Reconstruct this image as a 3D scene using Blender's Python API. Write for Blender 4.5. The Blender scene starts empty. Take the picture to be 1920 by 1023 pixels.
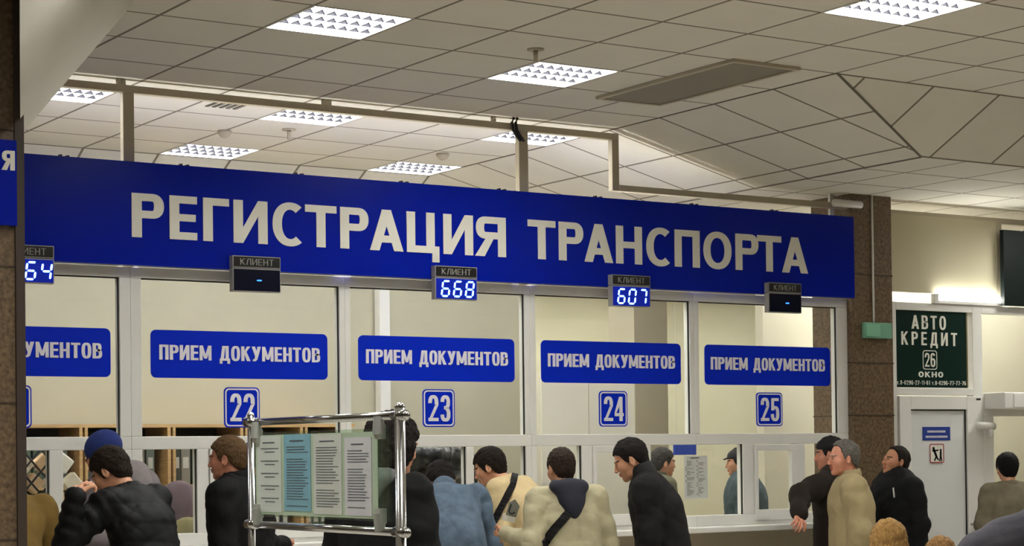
import bpy, math, random
import numpy as np
from mathutils import Vector, Matrix
from mathutils.bvhtree import BVHTree
random.seed(7)
S = bpy.context.scene
COL = S.collection

# ------------------------------------------------------------------ camera, world, exposure
FPX, YAW, PIT, ROL, CY, EYE = 3620.0, 0.5762, 0.0154, -0.0119, 796.0, 1.63
_F = np.array([math.sin(YAW) * math.cos(PIT), math.cos(YAW) * math.cos(PIT), math.sin(PIT)])
_R0 = np.array([math.cos(YAW), -math.sin(YAW), 0.0])
_U0 = np.cross(_R0, _F)
_R = _R0 * math.cos(ROL) + _U0 * math.sin(ROL)
_U = -_R0 * math.sin(ROL) + _U0 * math.cos(ROL)
cam = bpy.data.cameras.new('camera')
cam.sensor_width = 36.0
cam.lens = FPX / 1920 * 36
cam.shift_y = (CY - 511.5) / 1920
cam.clip_end = 200
camo = bpy.data.objects.new('camera', cam)
COL.objects.link(camo)
camo.matrix_world = Matrix(((_R[0], _U[0], -_F[0], 0), (_R[1], _U[1], -_F[1], 0), (_R[2], _U[2], -_F[2], EYE), (0, 0, 0, 1)))
S.camera = camo
S.view_settings.view_transform = 'Standard'
S.view_settings.look = 'None'
S.view_settings.gamma = 1.0
S.view_settings.use_curve_mapping = False
S.view_settings.exposure = 1.0
w = bpy.data.worlds.new('world')
S.world = w
w.use_nodes = True
w.node_tree.nodes['Background'].inputs[0].default_value = (1.0, 0.95, 0.85, 1)
w.node_tree.nodes['Background'].inputs[1].default_value = 0.02
LAMP_OFFICE, LAMP_HALL, TUBE = 23.0, 25.0, 34.0      # emission of the lit diffusers and tubes
LAMP_COL = (0.985, 0.985, 0.915)


def at(px, py, Y):                                   # the point of the plane Y seen at pixel px, py of the photo
    d = _F + _R * (px - 960) / FPX - _U * (py - CY) / FPX
    d = d * (Y / d[1])
    return Vector((d[0], d[1], d[2] + EYE))


# ------------------------------------------------------------------ materials
def lin(c):
    return tuple((v / 255 / 12.92) if v / 255 <= 0.04045 else ((v / 255 + 0.055) / 1.055) ** 2.4 for v in c)


_M = {}


def mat(name, rgb, rough=0.6, metal=0.0, var=0.0, scale=8.0, bump=0.0, bscale=60.0, emit=0.0, spec=0.5, stretch=None, rgb2=None, sheen=0.0):
    if name in _M:
        return _M[name]
    m = bpy.data.materials.new(name)
    m.use_nodes = True
    nt = m.node_tree
    b = nt.nodes['Principled BSDF']
    c = lin(rgb)
    b.inputs['Base Color'].default_value = (*c, 1)
    b.inputs['Roughness'].default_value = rough
    b.inputs['Metallic'].default_value = metal
    b.inputs['Specular IOR Level'].default_value = spec
    if sheen:
        b.inputs['Sheen Weight'].default_value = sheen
    if emit:
        b.inputs['Emission Color'].default_value = (*c, 1)
        b.inputs['Emission Strength'].default_value = emit
    if var or bump:
        tc = nt.nodes.new('ShaderNodeTexCoord')
        mp = nt.nodes.new('ShaderNodeMapping')
        if stretch:
            mp.inputs['Scale'].default_value = stretch
        nt.links.new(tc.outputs['Object'], mp.inputs['Vector'])
    if var:
        n = nt.nodes.new('ShaderNodeTexNoise')
        n.inputs['Scale'].default_value = scale
        n.inputs['Detail'].default_value = 5
        nt.links.new(mp.outputs[0], n.inputs['Vector'])
        r = nt.nodes.new('ShaderNodeValToRGB')
        c2 = lin(rgb2) if rgb2 else None
        lo = c2 if c2 else tuple(v * (1 - var) for v in c)
        hi = tuple(min(1, v * (1 + var)) for v in c)
        r.color_ramp.elements[0].position = 0.3
        r.color_ramp.elements[1].position = 0.7
        r.color_ramp.elements[0].color = (*lo, 1)
        r.color_ramp.elements[1].color = (*hi, 1)
        nt.links.new(n.outputs[0], r.inputs[0])
        nt.links.new(r.outputs[0], b.inputs['Base Color'])
    if bump:
        n2 = nt.nodes.new('ShaderNodeTexNoise')
        n2.inputs['Scale'].default_value = bscale
        n2.inputs['Detail'].default_value = 4
        nt.links.new(mp.outputs[0], n2.inputs['Vector'])
        bp = nt.nodes.new('ShaderNodeBump')
        bp.inputs['Strength'].default_value = bump
        bp.inputs['Distance'].default_value = 0.01
        nt.links.new(n2.outputs[0], bp.inputs['Height'])
        nt.links.new(bp.outputs[0], b.inputs['Normal'])
    _M[name] = m
    return m


def emit_mat(name, col, strength):
    if name in _M:
        return _M[name]
    m = bpy.data.materials.new(name)
    m.use_nodes = True
    nt = m.node_tree
    nt.nodes.clear()
    e = nt.nodes.new('ShaderNodeEmission')
    e.inputs[0].default_value = (*col, 1)
    e.inputs[1].default_value = strength
    o = nt.nodes.new('ShaderNodeOutputMaterial')
    nt.links.new(e.outputs[0], o.inputs[0])
    _M[name] = m
    return m


def glass_mat(name, tint=(0.97, 0.98, 0.97), ior=1.5):
    if name in _M:
        return _M[name]
    m = bpy.data.materials.new(name)
    m.use_nodes = True
    nt = m.node_tree
    nt.nodes.clear()
    t = nt.nodes.new('ShaderNodeBsdfTransparent')
    t.inputs[0].default_value = (*tint, 1)
    g = nt.nodes.new('ShaderNodeBsdfGlossy')
    g.inputs['Roughness'].default_value = 0.02
    f = nt.nodes.new('ShaderNodeFresnel')
    gm = nt.nodes.new('ShaderNodeNewGeometry')
    mr = nt.nodes.new('ShaderNodeMapRange')
    mr.inputs['To Min'].default_value = ior
    mr.inputs['To Max'].default_value = 1 / ior
    nt.links.new(gm.outputs['Backfacing'], mr.inputs['Value'])
    nt.links.new(mr.outputs[0], f.inputs[0])
    mx = nt.nodes.new('ShaderNodeMixShader')
    o = nt.nodes.new('ShaderNodeOutputMaterial')
    nt.links.new(f.outputs[0], mx.inputs[0])
    nt.links.new(t.outputs[0], mx.inputs[1])
    nt.links.new(g.outputs[0], mx.inputs[2])
    nt.links.new(mx.outputs[0], o.inputs[0])
    _M[name] = m
    return m


def tile_mat(name, rgb, line_rgb, width=0.022, var=0.05, rough=0.9):      # square tiles of one UV unit with dark joints
    m = bpy.data.materials.new(name)
    m.use_nodes = True
    nt = m.node_tree
    b = nt.nodes['Principled BSDF']
    b.inputs['Roughness'].default_value = rough
    b.inputs['Specular IOR Level'].default_value = 0.2
    uv = nt.nodes.new('ShaderNodeUVMap')
    sep = nt.nodes.new('ShaderNodeSeparateXYZ')
    nt.links.new(uv.outputs[0], sep.inputs[0])

    def math_(op, a, b_=None):
        n = nt.nodes.new('ShaderNodeMath')
        n.operation = op
        for i, v in enumerate((a, b_)):
            if v is None:
                continue
            if isinstance(v, (int, float)):
                n.inputs[i].default_value = v
            else:
                nt.links.new(v, n.inputs[i])
        return n.outputs[0]
    ds = []
    for k in (0, 1):
        fr = math_('FRACT', sep.outputs[k])
        ds.append(math_('MINIMUM', fr, math_('SUBTRACT', 1.0, fr)))
    dm = math_('MINIMUM', ds[0], ds[1])
    line = math_('LESS_THAN', dm, width / 2)
    fl = nt.nodes.new('ShaderNodeVectorMath')
    fl.operation = 'FLOOR'
    nt.links.new(uv.outputs[0], fl.inputs[0])
    wn = nt.nodes.new('ShaderNodeTexWhiteNoise')
    wn.noise_dimensions = '2D'
    nt.links.new(fl.outputs[0], wn.inputs['Vector'])
    ns = nt.nodes.new('ShaderNodeTexNoise')
    ns.inputs['Scale'].default_value = 1.3
    ns.inputs['Detail'].default_value = 6
    nt.links.new(uv.outputs[0], ns.inputs['Vector'])
    v = math_('ADD', math_('MULTIPLY', wn.outputs[0], var), math_('MULTIPLY', ns.outputs[0], var * 2))
    v = math_('ADD', v, 1.0 - var * 1.5)
    c = lin(rgb)
    mixc = nt.nodes.new('ShaderNodeMix')
    mixc.data_type = 'RGBA'
    sc = nt.nodes.new('ShaderNodeVectorMath')
    sc.operation = 'SCALE'
    sc.inputs[0].default_value = c
    nt.links.new(v, sc.inputs['Scale'])
    nt.links.new(line, mixc.inputs['Factor'])
    nt.links.new(sc.outputs[0], mixc.inputs['A'])
    mixc.inputs['B'].default_value = (*lin(line_rgb), 1)
    nt.links.new(mixc.outputs['Result'], b.inputs['Base Color'])
    fine = nt.nodes.new('ShaderNodeTexNoise')
    fine.inputs['Scale'].default_value = 60
    nt.links.new(uv.outputs[0], fine.inputs['Vector'])
    bp = nt.nodes.new('ShaderNodeBump')
    bp.inputs['Strength'].default_value = 0.15
    bp.inputs['Distance'].default_value = 0.01
    nt.links.new(fine.outputs[0], bp.inputs['Height'])
    nt.links.new(bp.outputs[0], b.inputs['Normal'])
    return m


def tag(o, label=None, cat=None, group=None, kind=None):
    if label:
        o['label'] = label
    if cat:
        o['category'] = cat
    if group:
        o['group'] = group
    if kind:
        o['kind'] = kind
    return o


def empty(name, loc, label=None, cat=None, group=None, kind=None, rz=0.0):
    o = bpy.data.objects.new(name, None)
    o.empty_display_size = 0.1
    COL.objects.link(o)
    o.location = loc
    o.rotation_euler = (0, 0, rz)
    return tag(o, label, cat, group, kind)


# ------------------------------------------------------------------ mesh building
class MB:
    def __init__(s):
        s.v, s.f = [], []

    def add(s, vs, fs):
        n = len(s.v)
        s.v += [tuple(p) for p in vs]
        s.f += [tuple(i + n for i in f) for f in fs]
        return s

    def box(s, x0, x1, y0, y1, z0, z1, M=None):
        vs = [(x, y, z) for x in (x0, x1) for y in (y0, y1) for z in (z0, z1)]
        if M:
            vs = [M @ Vector(p) for p in vs]
        return s.add(vs, [(0, 1, 3, 2), (4, 6, 7, 5), (0, 4, 5, 1), (2, 3, 7, 6), (0, 2, 6, 4), (1, 5, 7, 3)])

    def prism(s, poly, y0, y1):                      # polygon in X-Z, front at y0, back at y1
        n = len(poly)
        a = sum(poly[i][0] * poly[(i + 1) % n][1] - poly[(i + 1) % n][0] * poly[i][1] for i in range(n))
        if a < 0:
            poly = poly[::-1]
        vs = [(x, y0, z) for x, z in poly] + [(x, y1, z) for x, z in poly]
        fs = [tuple(range(n)), tuple(range(2 * n - 1, n - 1, -1))]
        fs += [(i, i + n, (i + 1) % n + n, (i + 1) % n) for i in range(n)]
        return s.add(vs, fs)

    def extr(s, poly, d):                            # a 3D polygon swept along the vector d
        n = len(poly)
        d = Vector(d)
        vs = [Vector(p) for p in poly] + [Vector(p) + d for p in poly]
        fs = [tuple(range(n)), tuple(range(2 * n - 1, n - 1, -1))] + [(i, i + n, (i + 1) % n + n, (i + 1) % n) for i in range(n)]
        return s.add(vs, fs)

    def tube(s, pts, r, n=12, cap=True, flat=1.0, nrm=None):
        pts = [Vector(p) for p in pts]
        rs = r if isinstance(r, (list, tuple)) else [r] * len(pts)
        vs, fs = [], []
        up = nrm
        for i, p in enumerate(pts):
            t = (pts[min(i + 1, len(pts) - 1)] - pts[max(i - 1, 0)]).normalized()
            ref = Vector(up) if up is not None else (Vector((0, 0, 1)) if abs(t.z) < 0.9 else Vector((1, 0, 0)))
            a = t.cross(ref).normalized()
            b = a.cross(t).normalized()
            for k in range(n):
                th = 2 * math.pi * k / n
                vs.append(p + a * (rs[i] * math.cos(th)) + b * (rs[i] * flat * math.sin(th)))
        for i in range(len(pts) - 1):
            for k in range(n):
                k2 = (k + 1) % n
                fs.append((i * n + k, i * n + k2, (i + 1) * n + k2, (i + 1) * n + k))
        if cap:
            fs.append(tuple(range(n - 1, -1, -1)))
            fs.append(tuple(range((len(pts) - 1) * n, len(pts) * n)))
        return s.add(vs, fs)

    def ball(s, c, r, nu=14, nv=9):
        rx, ry, rz = r if isinstance(r, (tuple, list)) else (r, r, r)
        vs, fs = [], []
        for j in range(nv + 1):
            ph = math.pi * j / nv
            for i in range(nu):
                th = 2 * math.pi * i / nu
                vs.append((c[0] + rx * math.sin(ph) * math.cos(th), c[1] + ry * math.sin(ph) * math.sin(th), c[2] + rz * math.cos(ph)))
        for j in range(nv):
            for i in range(nu):
                i2 = (i + 1) % nu
                fs.append((j * nu + i, (j + 1) * nu + i, (j + 1) * nu + i2, j * nu + i2))
        return s.add(vs, fs)

    def build(s, name, m, parent=None, smooth=False, bevel=0.0):
        me = bpy.data.meshes.new(name)
        off = parent_offset(parent)
        me.from_pydata([(p[0] - off[0], p[1] - off[1], p[2] - off[2]) for p in s.v], [], s.f)
        me.update()
        if smooth:
            me.polygons.foreach_set('use_smooth', [True] * len(me.polygons))
        me.materials.append(m)
        o = bpy.data.objects.new(name, me)
        COL.objects.link(o)
        if parent:
            o.parent = parent
        if bevel:
            b = o.modifiers.new('bevel', 'BEVEL')
            b.width = bevel
            b.segments = 2
            b.limit_method = 'ANGLE'
        return o


def parent_offset(p):                                # sum of the (unrotated) locations up the tree
    o = [0.0, 0.0, 0.0]
    while p is not None:
        for k in range(3):
            o[k] += p.location[k]
        p = p.parent
    return o


def box(name, m, x0, x1, y0, y1, z0, z1, parent=None, bevel=0.0):
    return MB().box(x0, x1, y0, y1, z0, z1).build(name, m, parent, bevel=bevel)


def rrect(x0, x1, z0, z1, r, n=6):
    out = []
    for cx, cz, a in ((x1 - r, z1 - r, 0), (x0 + r, z1 - r, 90), (x0 + r, z0 + r, 180), (x1 - r, z0 + r, 270)):
        for i in range(n + 1):
            t = math.radians(a + 90 * i / n)
            out.append((cx + r * math.cos(t), cz + r * math.sin(t)))
    return out


# ------------------------------------------------------------------ lettering, drawn as strokes in a unit-high cell
def _arc(cx, cy, rx, ry, s, t, a0, a1, n=20, e=1.0):
    def pt(a, x, y):
        c, si = math.cos(a), math.sin(a)
        return (cx + x * math.copysign(abs(c) ** e, c), cy + y * math.copysign(abs(si) ** e, si))
    out = []
    for i in range(n):
        b0 = math.radians(a0 + (a1 - a0) * i / n)
        b1 = math.radians(a0 + (a1 - a0) * (i + 1) / n)
        out.append((pt(b0, rx, ry), pt(b1, rx, ry), pt(b1, rx - s, ry - t), pt(b0, rx - s, ry - t)))
    return out


def _r(x0, y0, x1, y1):
    return [(x0, y0), (x1, y0), (x1, y1), (x0, y1)]


def glyph(ch, w, s, t, e=1.0):
    h = 1.0
    if ch in 'РЯ':
        bh = 0.56
        rx = min(bh * 0.5, w - s * 0.9)
        g = [_r(0, 0, s, 1), _r(s * .9, 1 - t, w - rx, 1), _r(s * .9, 1 - bh, w - rx, 1 - bh + t)] + _arc(w - rx, 1 - bh / 2, rx, bh / 2, s, t, -90, 90, 16, e)
        if ch == 'Я':
            g.append([(w - s * 1.05, 0), (w + s * .12, 0), (w * .55 + s * .2, 1 - bh + t * .6), (w * .55 - s * .75, 1 - bh + t * .6)])
            g = [type(p)((w - x, y) for x, y in p) for p in g]
        return g
    if ch == 'В':
        b = 0.53
        r1 = min(.24, w - s)
        r2 = min(.27, w - s)
        return [_r(0, 0, s, 1), _r(s * .9, 1 - t * .95, w * .94 - r1, 1), _r(s * .9, b - t * .5, w * .94 - r1, b + t * .5), _r(s * .9, 0, w - r2, t)] + \
            _arc(w * .94 - r1, (1 + b - t * .5) / 2, r1, (1 - b + t * .5) / 2, s, t, -90, 90, 12, e) + _arc(w - r2, (b + t * .5) / 2, r2, (b + t * .5) / 2, s, t, -90, 90, 12, e)
    if ch == 'Е':
        return [_r(0, 0, s, 1), _r(0, 0, w, t), _r(0, 1 - t, w, 1), _r(0, .5 - t * .45, w * .95, .5 + t * .5)]
    if ch == 'Г':
        return [_r(0, 0, s, 1), _r(0, 1 - t, w, 1)]
    if ch == 'П':
        return [_r(0, 0, s, 1), _r(w - s, 0, w, 1), _r(0, 1 - t, w, 1)]
    if ch == 'Н':
        return [_r(0, 0, s, 1), _r(w - s, 0, w, 1), _r(0, .5 - t / 2, w, .5 + t / 2)]
    if ch == 'Т':
        return [_r((w - s) / 2, 0, (w + s) / 2, 1), _r(0, 1 - t, w, 1)]
    if ch == 'Ц':
        return [_r(0, 0, s, 1), _r(w * .86 - s, 0, w * .86, 1), _r(0, 0, w, t), _r(w - s * .86, -.22, w, t)]
    if ch == 'И':
        return [_r(0, 0, s, 1), _r(w - s, 0, w, 1), [(s * .1, 0), (s * 1.0, 0), (w - s * .1, 1), (w - s * 1.0, 1)]]
    if ch == 'М':
        m = w / 2
        return [_r(0, 0, s * .92, 1), _r(w - s * .92, 0, w, 1), [(0, 1), (s * 1.0, 1), (m + s * .42, .12), (m - s * .42, .12)], [(w - s * 1.0, 1), (w, 1), (m + s * .42, .12), (m - s * .42, .12)]]
    if ch == 'С':
        rx = w * .56
        return _arc(rx, .5, rx, .52, s, t, 52, 308, 26, e) + [_r(rx + math.cos(math.radians(52)) * (rx - s), .70, w * .98, .70 + t * .8)][:0]
    if ch == 'О' or ch == '0':
        return _arc(w / 2, .5, w / 2, .515, s, t, 0, 360, 30, e)
    if ch == 'А':
        d = s * 1.08
        return [[(0, 0), (d, 0), (w / 2 + s * .56, 1), (w / 2 - s * .52, 1)], [(w - d, 0), (w, 0), (w / 2 + s * .52, 1), (w / 2 - s * .56, 1)], _r(w * .2, .2, w * .8, .2 + t)]
    if ch == 'Л':
        return [[(0, 0), (s * 1.1, 0), (w * .3 + s, 1), (w * .3, 1)], _r(w - s, 0, w, 1), _r(w * .3, 1 - t, w, 1)]
    if ch == 'Д':
        return [[(w * .1, t), (w * .1 + s, t), (w * .26 + s * .95, 1), (w * .26, 1)], _r(w * .88 - s, 0, w * .88, 1), _r(w * .26, 1 - t, w * .88, 1), _r(0, 0, w, t), _r(0, -.2, s * .85, t), _r(w - s * .85, -.2, w, t)]
    if ch == 'К':
        return [_r(0, 0, s, 1), [(s * .8, .38), (s * .8, .62), (w * .98 - s * 1.05, 1), (w * .98, 1)], [(s * .95, .5), (s * 1.5, .72), (w, 0), (w - s * 1.15, 0)]]
    if ch == 'У':
        return [[(0, 1), (s * 1.1, 1), (w * .5 + s * .6, .32), (w * .5 - s * .35, .3)], [(w - s * 1.1, 1), (w, 1), (w * .52 + s * .2, .08), (w * .3, .0), (w * .26, .05)], _r(w * .12, 0, w * .45, t * .9)]
    if ch == '1':
        return [_r(w - s, 0, w, 1), [(w - s, 1), (w - s, 1 - t), (w * .15, .74), (w * .15, .74 + t * .9)]]
    if ch == '2':
        rx = w / 2
        return _arc(rx, .70, rx, .315, s, t, -12, 180, 16, e) + [_r(0, 0, w, t), [(0, 0.02), (s * 1.1, t * .9), (w, .63), (w - s * .95, .61)]]
    if ch == '3':
        rx = w / 2
        return _arc(rx, .735, rx * .95, .275, s, t, -88, 178, 16, e) + _arc(rx, .27, rx, .285, s, t, -178, 88, 16, e) + [_r(w * .36, .46, w * .62, .46 + t)]
    if ch == '4':
        x = w * .88
        return [_r(x - s, 0, x, 1), _r(0, .2, w, .2 + t), [(0, .2), (0, .2 + t * 1.25), (x - s, 1), (x - s * .2, 1), (x - s * .6, .72)]]
    if ch == '5':
        rx = w / 2
        return [_r(w * .06, 1 - t, w * .95, 1), _r(w * .06, .46, w * .06 + s * .92, 1)] + _arc(rx, .32, rx, .335, s, t, -178, 128, 22, e)
    if ch in '69':
        rx = w / 2
        g = _arc(rx, .31, rx, .325, s, t, 0, 360, 24, e) + _arc(rx, .70, rx, .31, s, t, 25, 180, 12, e) + [_r(0, .3, s, .72)]
        if ch == '9':
            g = [type(p)((w - x, 1 - y) for x, y in p) for p in g]
        return g
    if ch == '7':
        return [_r(0, 1 - t, w, 1), [(w - s * 1.1, 1 - t * .5), (w, 1 - t * .5), (w * .4 + s * .6, 0), (w * .4 - s * .5, 0)]]
    if ch == '8':
        rx = w / 2
        return _arc(rx, .74, rx * .94, .275, s, t, 0, 360, 20, e) + _arc(rx, .27, rx, .285, s, t, 0, 360, 20, e)
    if ch == '-':
        return [_r(0, .38, w, .38 + t)]
    if ch == '.':
        return [_r(0, 0, s, t)]
    if ch == 'т':
        return [_r((w - s) / 2, 0, (w + s) / 2, .7), _r(0, .7 - t, w, .7)]
    return []


_WID = {'Е': .85, 'Г': .8, 'М': 1.3, 'Т': .95, 'Д': 1.15, 'У': 1.05, 'К': 1.05, 'Ц': 1.12, '1': .62, '-': .6, '.': .35, 'т': .8, 'Н': 1.0, 'В': .98, 'И': 1.05, 'Р': .95, 'А': 1.12}


def text_polys(txt, w, s, t, gap, e=1.0, space=.5):
    x, out = 0.0, []
    for ch in txt:
        if ch == ' ':
            x += space
            continue
        gw = w * _WID.get(ch, 1.0)
        for p in glyph(ch, gw, s, t, e):
            out.append(type(p)((x + a, b) for a, b in p))
        x += gw + gap
    return out, x - gap


def add_strokes(mb, polys, f, Y, th):                # strokes that cross keep a hair's breadth between their faces
    run, was = 0, None
    for p in polys:
        arc = isinstance(p, tuple)
        if not (arc and was):
            run += 1
        was = arc
        mb.prism([f(a, b) for a, b in p], Y - th - 6e-5 * (run % 9), Y)
    return mb


def lettering(name, txt, x0, x1, z0, z1, Y, m, parent, w=.6, s=.2, t=.17, gap=.1, e=1.0, space=.45, th=0.003):
    x, words = 0.0, []
    for wd in txt.split():
        polys, W = text_polys(wd, w, s, t, gap, e, space)
        words.append((x, polys))
        x += W + gap + space
    W = x - gap - space
    for off, polys in words:
        mb = MB()
        add_strokes(mb, polys, lambda a, b: (x0 + (a + off) / W * (x1 - x0), z0 + b * (z1 - z0)), Y, th)
        mb.build(name, m, parent)


_SEG = {'0': 'abcdef', '4': 'bcfg', '5': 'acdfg', '6': 'acdefg', '7': 'abc', '8': 'abcdefg', '-': 'g'}


def seg_digit(mb, ch, x, z, w, h, Y, lean=0.14):
    t = w * .2

    def P(a, b):
        return (x + a + b * lean, z + b)
    k = t * .5
    lines = {'a': ((k, h), (w - k, h)), 'd': ((k, 0), (w - k, 0)), 'g': ((k, h / 2), (w - k, h / 2)), 'f': ((0, h / 2 + k), (0, h - k)), 'b': ((w, h / 2 + k), (w, h - k)), 'e': ((0, k), (0, h / 2 - k)), 'c': ((w, k), (w, h / 2 - k))}
    for sname in _SEG[ch]:
        (a, b), (c, d) = lines[sname]
        if b == d:
            q = [(a, b), (a + t / 2, b + t / 2), (c - t / 2, b + t / 2), (c, b), (c - t / 2, b - t / 2), (a + t / 2, b - t / 2)]
        else:
            q = [(a, b), (a + t / 2, b + t / 2), (a + t / 2, d - t / 2), (a, d), (a - t / 2, d - t / 2), (a - t / 2, b + t / 2)]
        mb.prism([P(*u) for u in q], Y - 0.002, Y)
    return mb

# ------------------------------------------------------------------ large structure
ZU, ZL, T = 3.96, 3.63, 0.6
M_CEIL = tile_mat('ceiling_tile', (210, 205, 194), (122, 114, 102), width=.034)
M_WALL = mat('wall_paint', (196, 189, 170), 0.85, var=.03, scale=2)
M_WHITE = mat('white_plastic', (224, 222, 217), 0.35, var=.02, scale=3)
M_STEEL = mat('painted_steel', (176, 166, 144), 0.5, var=.03, scale=5)
M_GRANITE = mat('brown_granite', (112, 92, 70), 0.35, var=.3, scale=42, rgb2=(74, 60, 46))
M_BLUE = mat('blue_vinyl', (3, 26, 152), 0.24, spec=.18)
M_BLUE2 = mat('blue_film', (4, 40, 190), 0.3, spec=.25)
M_LET = mat('letter_white', (226, 222, 212), 0.45)
M_LET2 = mat('letter_lilac_white', (224, 220, 226), 0.45)
M_BLACK = mat('black_plastic', (16, 16, 18), 0.35)
M_DGREEN = mat('dark_green_film', (16, 40, 36), 0.25)
M_CHROME = mat('chrome', (205, 205, 208), 0.14, metal=1.0)
M_GLASS = glass_mat('window_glass')
M_RUB = mat('rubber_seal', (30, 29, 27), 0.6)
M_WOOD = mat('pale_wood', (196, 160, 108), 0.5, var=.15, scale=6, stretch=(1, 1, 12))
M_TUBE = emit_mat('lit_tube', LAMP_COL, TUBE)

fl = MB().add([(-8, -5, 0), (20, -5, 0), (20, 18, 0), (-8, 18, 0)], [(0, 1, 2, 3)])
M_FLOOR = tile_mat('floor_tile', (190, 183, 170), (110, 100, 86), width=.012, var=.12, rough=.35)
floor = fl.build('floor', M_FLOOR)
uvl = floor.data.uv_layers.new(name='UVMap')
for lp in floor.data.loops:
    v = floor.data.vertices[lp.vertex_index].co
    uvl.data[lp.index].uv = (v.x / .6, v.y / .6)
tag(floor, 'grey-brown stone tile floor of the hall', 'floor', kind='structure')


hall = [(8.13, 15.29, 'lit square louvre lamp in the hall ceiling, top left of the three nearest'), (11.13, 16.29, 'lit square louvre lamp in the hall ceiling in front of the dark air vent'), (12.13, 12.29, 'lit square louvre lamp cut by the top right edge of the picture')]
extra = [(2.13, 9.29), (5.13, 9.29), (5.13, 12.29), (8.13, 9.29), (2.13, 15.29), (15.13, 9.29), (5.13, 6.29), (12.13, 6.29), (16.13, 13.29), (20.13, 12.29)]  # unseen hall lamps added to brighten the ceiling, stand and bulkhead
office = [(7.13, 19.6, 'lit square louvre lamp beyond the sign, partly behind the white bulkhead'), (10.13, 19.6, 'lit square louvre lamp below the steel beam, left of its second hanger'), (13.13, 19.6, 'lit square louvre lamp behind the steel post with the cable loop'), (10.13, 22.6, 'lit square louvre lamp just above the sign beside the left steel post'), (13.13, 22.6, 'lit square louvre lamp just above the middle of the blue sign')]
hidden = [(19.13, 20.35), (21.13, 20.35), (23.13, 20.35), (16.13, 25.35), (13.13, 25.35), (19.13, 24.35), (22.13, 24.35), (16.13, 22.35)]  # unseen office lamps added to brighten the rooms behind the glass


def ceiling():
    vs, fs, uvs = [], [], []

    def quad(pts, uvf):
        n = len(vs)
        vs.extend(pts)
        fs.append(tuple(range(n, n + len(pts))))
        uvs.extend([uvf(p) for p in pts])
    flat = lambda p: (p[0] / T - .63, p[1] / T - .79)
    rear = lambda p: (p[0] / T - .63, p[1] / T - .10)
    xa, ya, xb, yb, yc, yd = 8.18, 8.86, 9.54, 9.51, 13.8, 14.45
    def cells(x0, x1, y0, y1, z, oy, uvf, lamps):     # flat field of tiles, one left out where a lamp sits
        xs = sorted({x0, x1} | {(k + .63) * T for k in range(-40, 60) if x0 < (k + .63) * T < x1})
        ys_ = sorted({y0, y1} | {(k + oy) * T for k in range(-40, 60) if y0 < (k + oy) * T < y1})
        for a, b in zip(xs, xs[1:]):
            for c, d in zip(ys_, ys_[1:]):
                mx, my = (a + b) / 2, (c + d) / 2
                if any(abs(mx - u * T) < .2 and abs(my - v * T) < .2 for u, v in lamps):
                    continue
                quad([(a, c, z), (a, d, z), (b, d, z), (b, c, z)], uvf)
    hl, ol = [q[:2] for q in hall + extra], [q[:2] for q in office]
    cells(-8, 20, -5, ya, ZU, .79, flat, hl)
    cells(-8, xa, ya, 11.1, ZU, .79, flat, hl)
    cells(-8, xa, 11.1, yc, ZU, .10, rear, ol)
    s1 = math.hypot(xb - xa, ZU - ZL) / (xb - xa)
    quad([(xa, ya, ZU), (xa, yc, ZU), (xb, yd, ZL), (xb, yb, ZL)], lambda p: ((p[0] - xa) * s1 / T, p[1] / T - .77))
    s2 = math.hypot(yb - ya, ZU - ZL) / (yb - ya)
    quad([(xa, ya, ZU), (xb, yb, ZL), (20, yb, ZL), (20, ya, ZU)], lambda p: (p[0] / T - .03, (p[1] - ya) / (yb - ya)))
    quad([(-8, yc, ZU), (-8, yd, ZL), (xb, yd, ZL), (xa, yc, ZU)], lambda p: (p[0] / T - .63, (p[1] - yc) / (yd - yc)))
    low = lambda p: (p[0] / T - .63, p[1] / T - .85)
    cells(xb, 20, yb, 18, ZL, .85, low, hidden + [(21.13, 17.35)])
    cells(-8, xb, yd, 18, ZL, .85, low, hidden)
    me = bpy.data.meshes.new('ceiling')
    me.from_pydata(vs, [], fs)
    u = me.uv_layers.new(name='UVMap')
    for lp in me.loops:
        u.data[lp.index].uv = uvs[lp.vertex_index]
    me.materials.append(M_CEIL)
    o = bpy.data.objects.new('ceiling', me)
    COL.objects.link(o)
    jn = MB()
    jn.tube([(xa, ya, ZU), (xb, yb, ZL)], .009, 6).tube([(xb, yb, ZL), (xb, yd, ZL)], .008, 6).tube([(xa, ya, ZU), (xa, yc, ZU)], .006, 6)
    jn.build('joint_profile', mat('joint_grey', (112, 104, 92), .7), o)
    return tag(o, 'suspended tile ceiling with folded sloping panels', 'ceiling', kind='structure')


ceiling()
for nm, a in (('wall_left', (-8.2, -8, -5, 18, 0, ZU)), ('wall_right', (20, 20.2, -5, 18, 0, ZU)), ('wall_front', (-8, 20, -5.2, -5, 0, ZU)), ('wall_rear', (-8, 20, 16.0, 16.2, 0, ZL))):
    tag(box(nm, M_WALL if nm != 'wall_rear' else mat('rear_wall_paint', (222, 216, 190), .85, var=.03, scale=2), *a), 'plain cream wall', 'wall', kind='structure')

# office partitions seen through the glazing
YF = 11.2
M_INNER = mat('inner_wall_paint', (184, 179, 157), .85, var=.03, scale=2)
tag(box('wall_inner', M_INNER, 2.4, at(1003, 700, 13.45).x, 13.45, 13.55, 0, 3.2), 'cream inner wall behind the service windows', 'wall', kind='structure')
p1, p2 = at(1190, 700, 14.4), at(1252, 700, 14.4)
M_OFFG = mat('office_grey', (176, 168, 150), .8, var=.03, scale=2)
tag(box('wall_column', M_OFFG, p1.x, p2.x, 14.4, 14.8, 0, 3.4), 'beige column inside the office', 'wall', kind='structure')

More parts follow.
